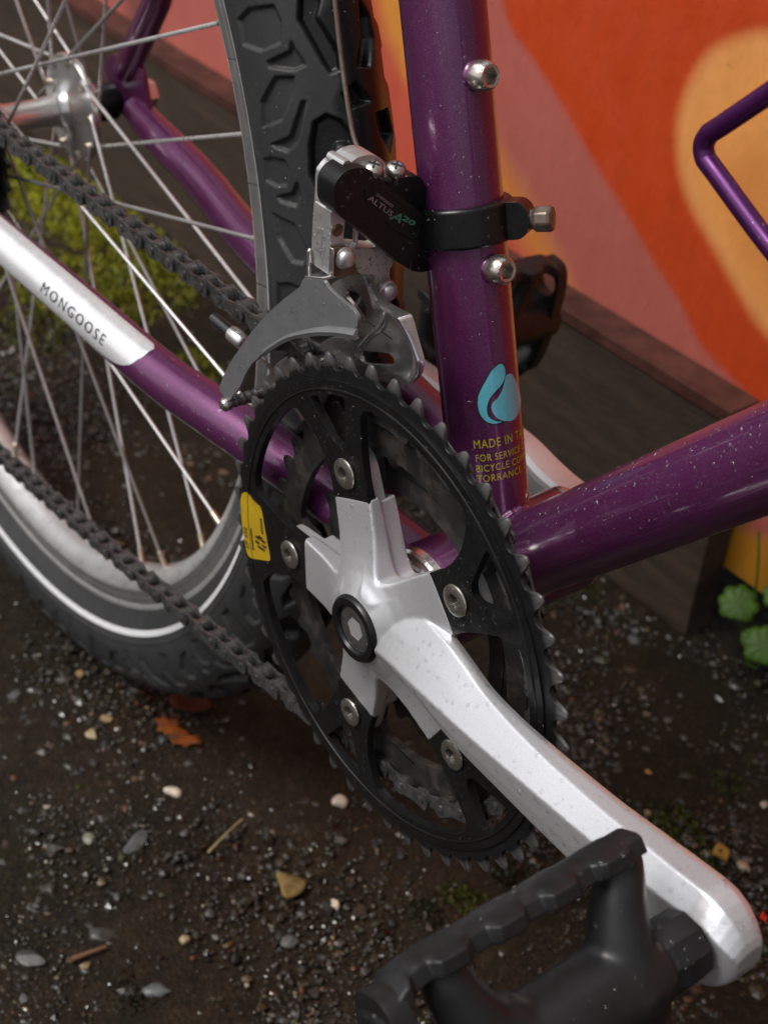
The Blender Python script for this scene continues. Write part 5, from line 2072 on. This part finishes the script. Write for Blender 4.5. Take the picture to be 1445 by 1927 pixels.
# moss: thousands of tiny shoots on low cushions
def moss():
    rr = np.random.default_rng(31)
    mb = MB()
    cols = []
    patches = [((60, 330), 0.085, 0.05, 2600, 1.0), ((150, 400), 0.10, 0.06, 3400, 1.0), ((240, 470), 0.10, 0.055, 3000, 0.9), ((120, 540), 0.085, 0.05, 2000, 0.9), ((200, 580), 0.06, 0.04, 1000, 0.8), ((60, 620), 0.05, 0.03, 500, 0.6), ((300, 545), 0.05, 0.035, 800, 0.8),
               ((375, 690), 0.03, 0.015, 350, 0.8), ((1275, 1555), 0.022, 0.018, 800, 0.52), ((1300, 1610), 0.018, 0.014, 500, 0.52), ((1195, 1515), 0.014, 0.01, 220, 0.5), ((1095, 1100), 0.014, 0.010, 220, 0.5), ((1365, 1475), 0.016, 0.012, 260, 0.48),
               ((875, 1695), 0.018, 0.012, 400, 0.48), ((800, 1720), 0.014, 0.009, 160, 0.3), ((950, 1640), 0.02, 0.012, 250, 0.3), ((260, 1870), 0.02, 0.012, 220, 0.25), ((220, 1270), 0.05, 0.02, 260, 0.22), ((1230, 1700), 0.02, 0.012, 160, 0.3)]
    for (px, py), rx, ry, n, bright in patches:
        c = atz(px, py, GZ)
        for i in range(int(n * (2.2 if bright > 0.55 else 1.3))):
            a, q = rr.uniform(0, 2 * PI), math.sqrt(rr.random()) * (0.75 + 0.4 * rr.random())
            x, y = c.x + rx * q * math.cos(a), c.y + ry * q * math.sin(a)
            if y > 0.328:
                continue
            lump = 0.5 + 0.5 * math.sin(x * 160 + 2 * math.sin(y * 120)) * math.sin(y * 150)
            if rr.random() > 0.08 + 0.95 * lump:
                continue
            hcush = (0.011 if bright > 0.55 else 0.0025) * max(0, 1 - q * q) * (0.35 + 0.65 * lump)
            h = rr.uniform(0.0025, 0.006) * (1.0 if bright > 0.55 else 0.6)
            b = Vector((x, y, GZ + hcush - 0.001))
            d = Vector((rr.normal() * 0.45, rr.normal() * 0.45, 1)).normalized() * h
            s_ = Vector((rr.normal(), rr.normal(), 0.2)).normalized() * rr.uniform(0.0006, 0.0013)
            mb.add([b - s_, b + s_, b + d * 0.6 + s_ * 0.8, b + d, b + d * 0.6 - s_ * 0.8], [(0, 1, 2, 3, 4)])
            col = np.array((0.36, 0.33, 0.008)) * rr.uniform(0.3, 1.25) * bright ** 2.6
            col[0] *= rr.uniform(0.7, 1.15)
            cols += [(*col, 1)] * 5
    m = Mat('moss_green')
    a = m.n('ShaderNodeAttribute', attribute_name='Tint').outputs['Color']
    m.set(Base_Color=a, Roughness=0.6)
    o = obj('moss', mb, m.m, angle=180, recalc=False)
    at_ = o.data.color_attributes.new('Tint', 'FLOAT_COLOR', 'POINT')
    at_.data.foreach_set('color', np.array(cols, np.float32).ravel())
    tag(o, 'yellow green moss cushions growing on the tarmac by the wall', 'moss', kind='stuff')


moss()


# small plant by the wall
def plant():
    root = empty('ground_ivy')
    base = Vector((at(1432, 1150, 0.345).x, 0.345, GZ))
    root.location = (0, 0, 0)
    m = simple('leaf_green', (0.034, 0.078, 0.005), 0, 0.5, 0.3, 120, 0.1, 0.3, 400, spec=0.25)

    def leaf(px, py, y, r, tilt):
        c = at(px, py, y)
        n = ((CAMD - c).normalized() + Vector(tilt)).normalized()
        u = n.cross(Vector((0, 0, 1))).normalized()
        v = n.cross(u)
        loops = []
        N = 72
        for q in (1.0, 0.75, 0.5, 0.25, 0.06):
            loop = []
            for k in range(N):
                a = 2 * PI * k / N
                rad = r * q * (1 + (0.20 * abs(math.cos(a * 4.0)) ** 0.6 - 0.14) * q)
                rad *= 1 - 0.22 * q * math.exp(-((((a - PI / 2 + PI) % (2 * PI)) - PI) / 0.25) ** 2)
                h = -0.10 * r * q * q + 0.018 * r * q * math.cos(a * 9)
                loop.append(c + u * rad * math.cos(a) + v * rad * math.sin(a) + n * h)
            loops.append(loop)
        o = obj('leaf', MB().strip(loops, True, False, True), m, root, angle=180)
        sl = o.modifiers.new('thick', 'SOLIDIFY')
        sl.thickness = 0.0004
        st = [base, base * 0.5 + c * 0.5 + Vector((0.004, 0, -0.006)), c - n * 0.001]
        obj('stem', MB().tube(smooth_path(st, 6), 0.0007, 8), m, root)
    leaf(1390, 1136, 0.338, 0.0125, (0, 0, 0.5))
    leaf(1438, 1216, 0.328, 0.0130, (0.1, -0.1, 0.5))
    leaf(1415, 1200, 0.336, 0.0070, (-0.2, 0.1, 0.6))
    leaf(1470, 1120, 0.340, 0.0110, (0, 0, 0.6))
    st = [base, at(1425, 1080, 0.346), at(1428, 1000, 0.348)]
    obj('stem', MB().tube(smooth_path(st, 6), 0.0008, 8), m, root)
    tag(root, 'small green weed with round scalloped leaves beside the board end', 'plant')


plant()

# stand the roots at the foot of their things
for root_, base_ in ((bike, Vector((AX.x, 0, GZ))),):
    root_.location = base_
    for c in root_.children:
        c.location = c.location - base_
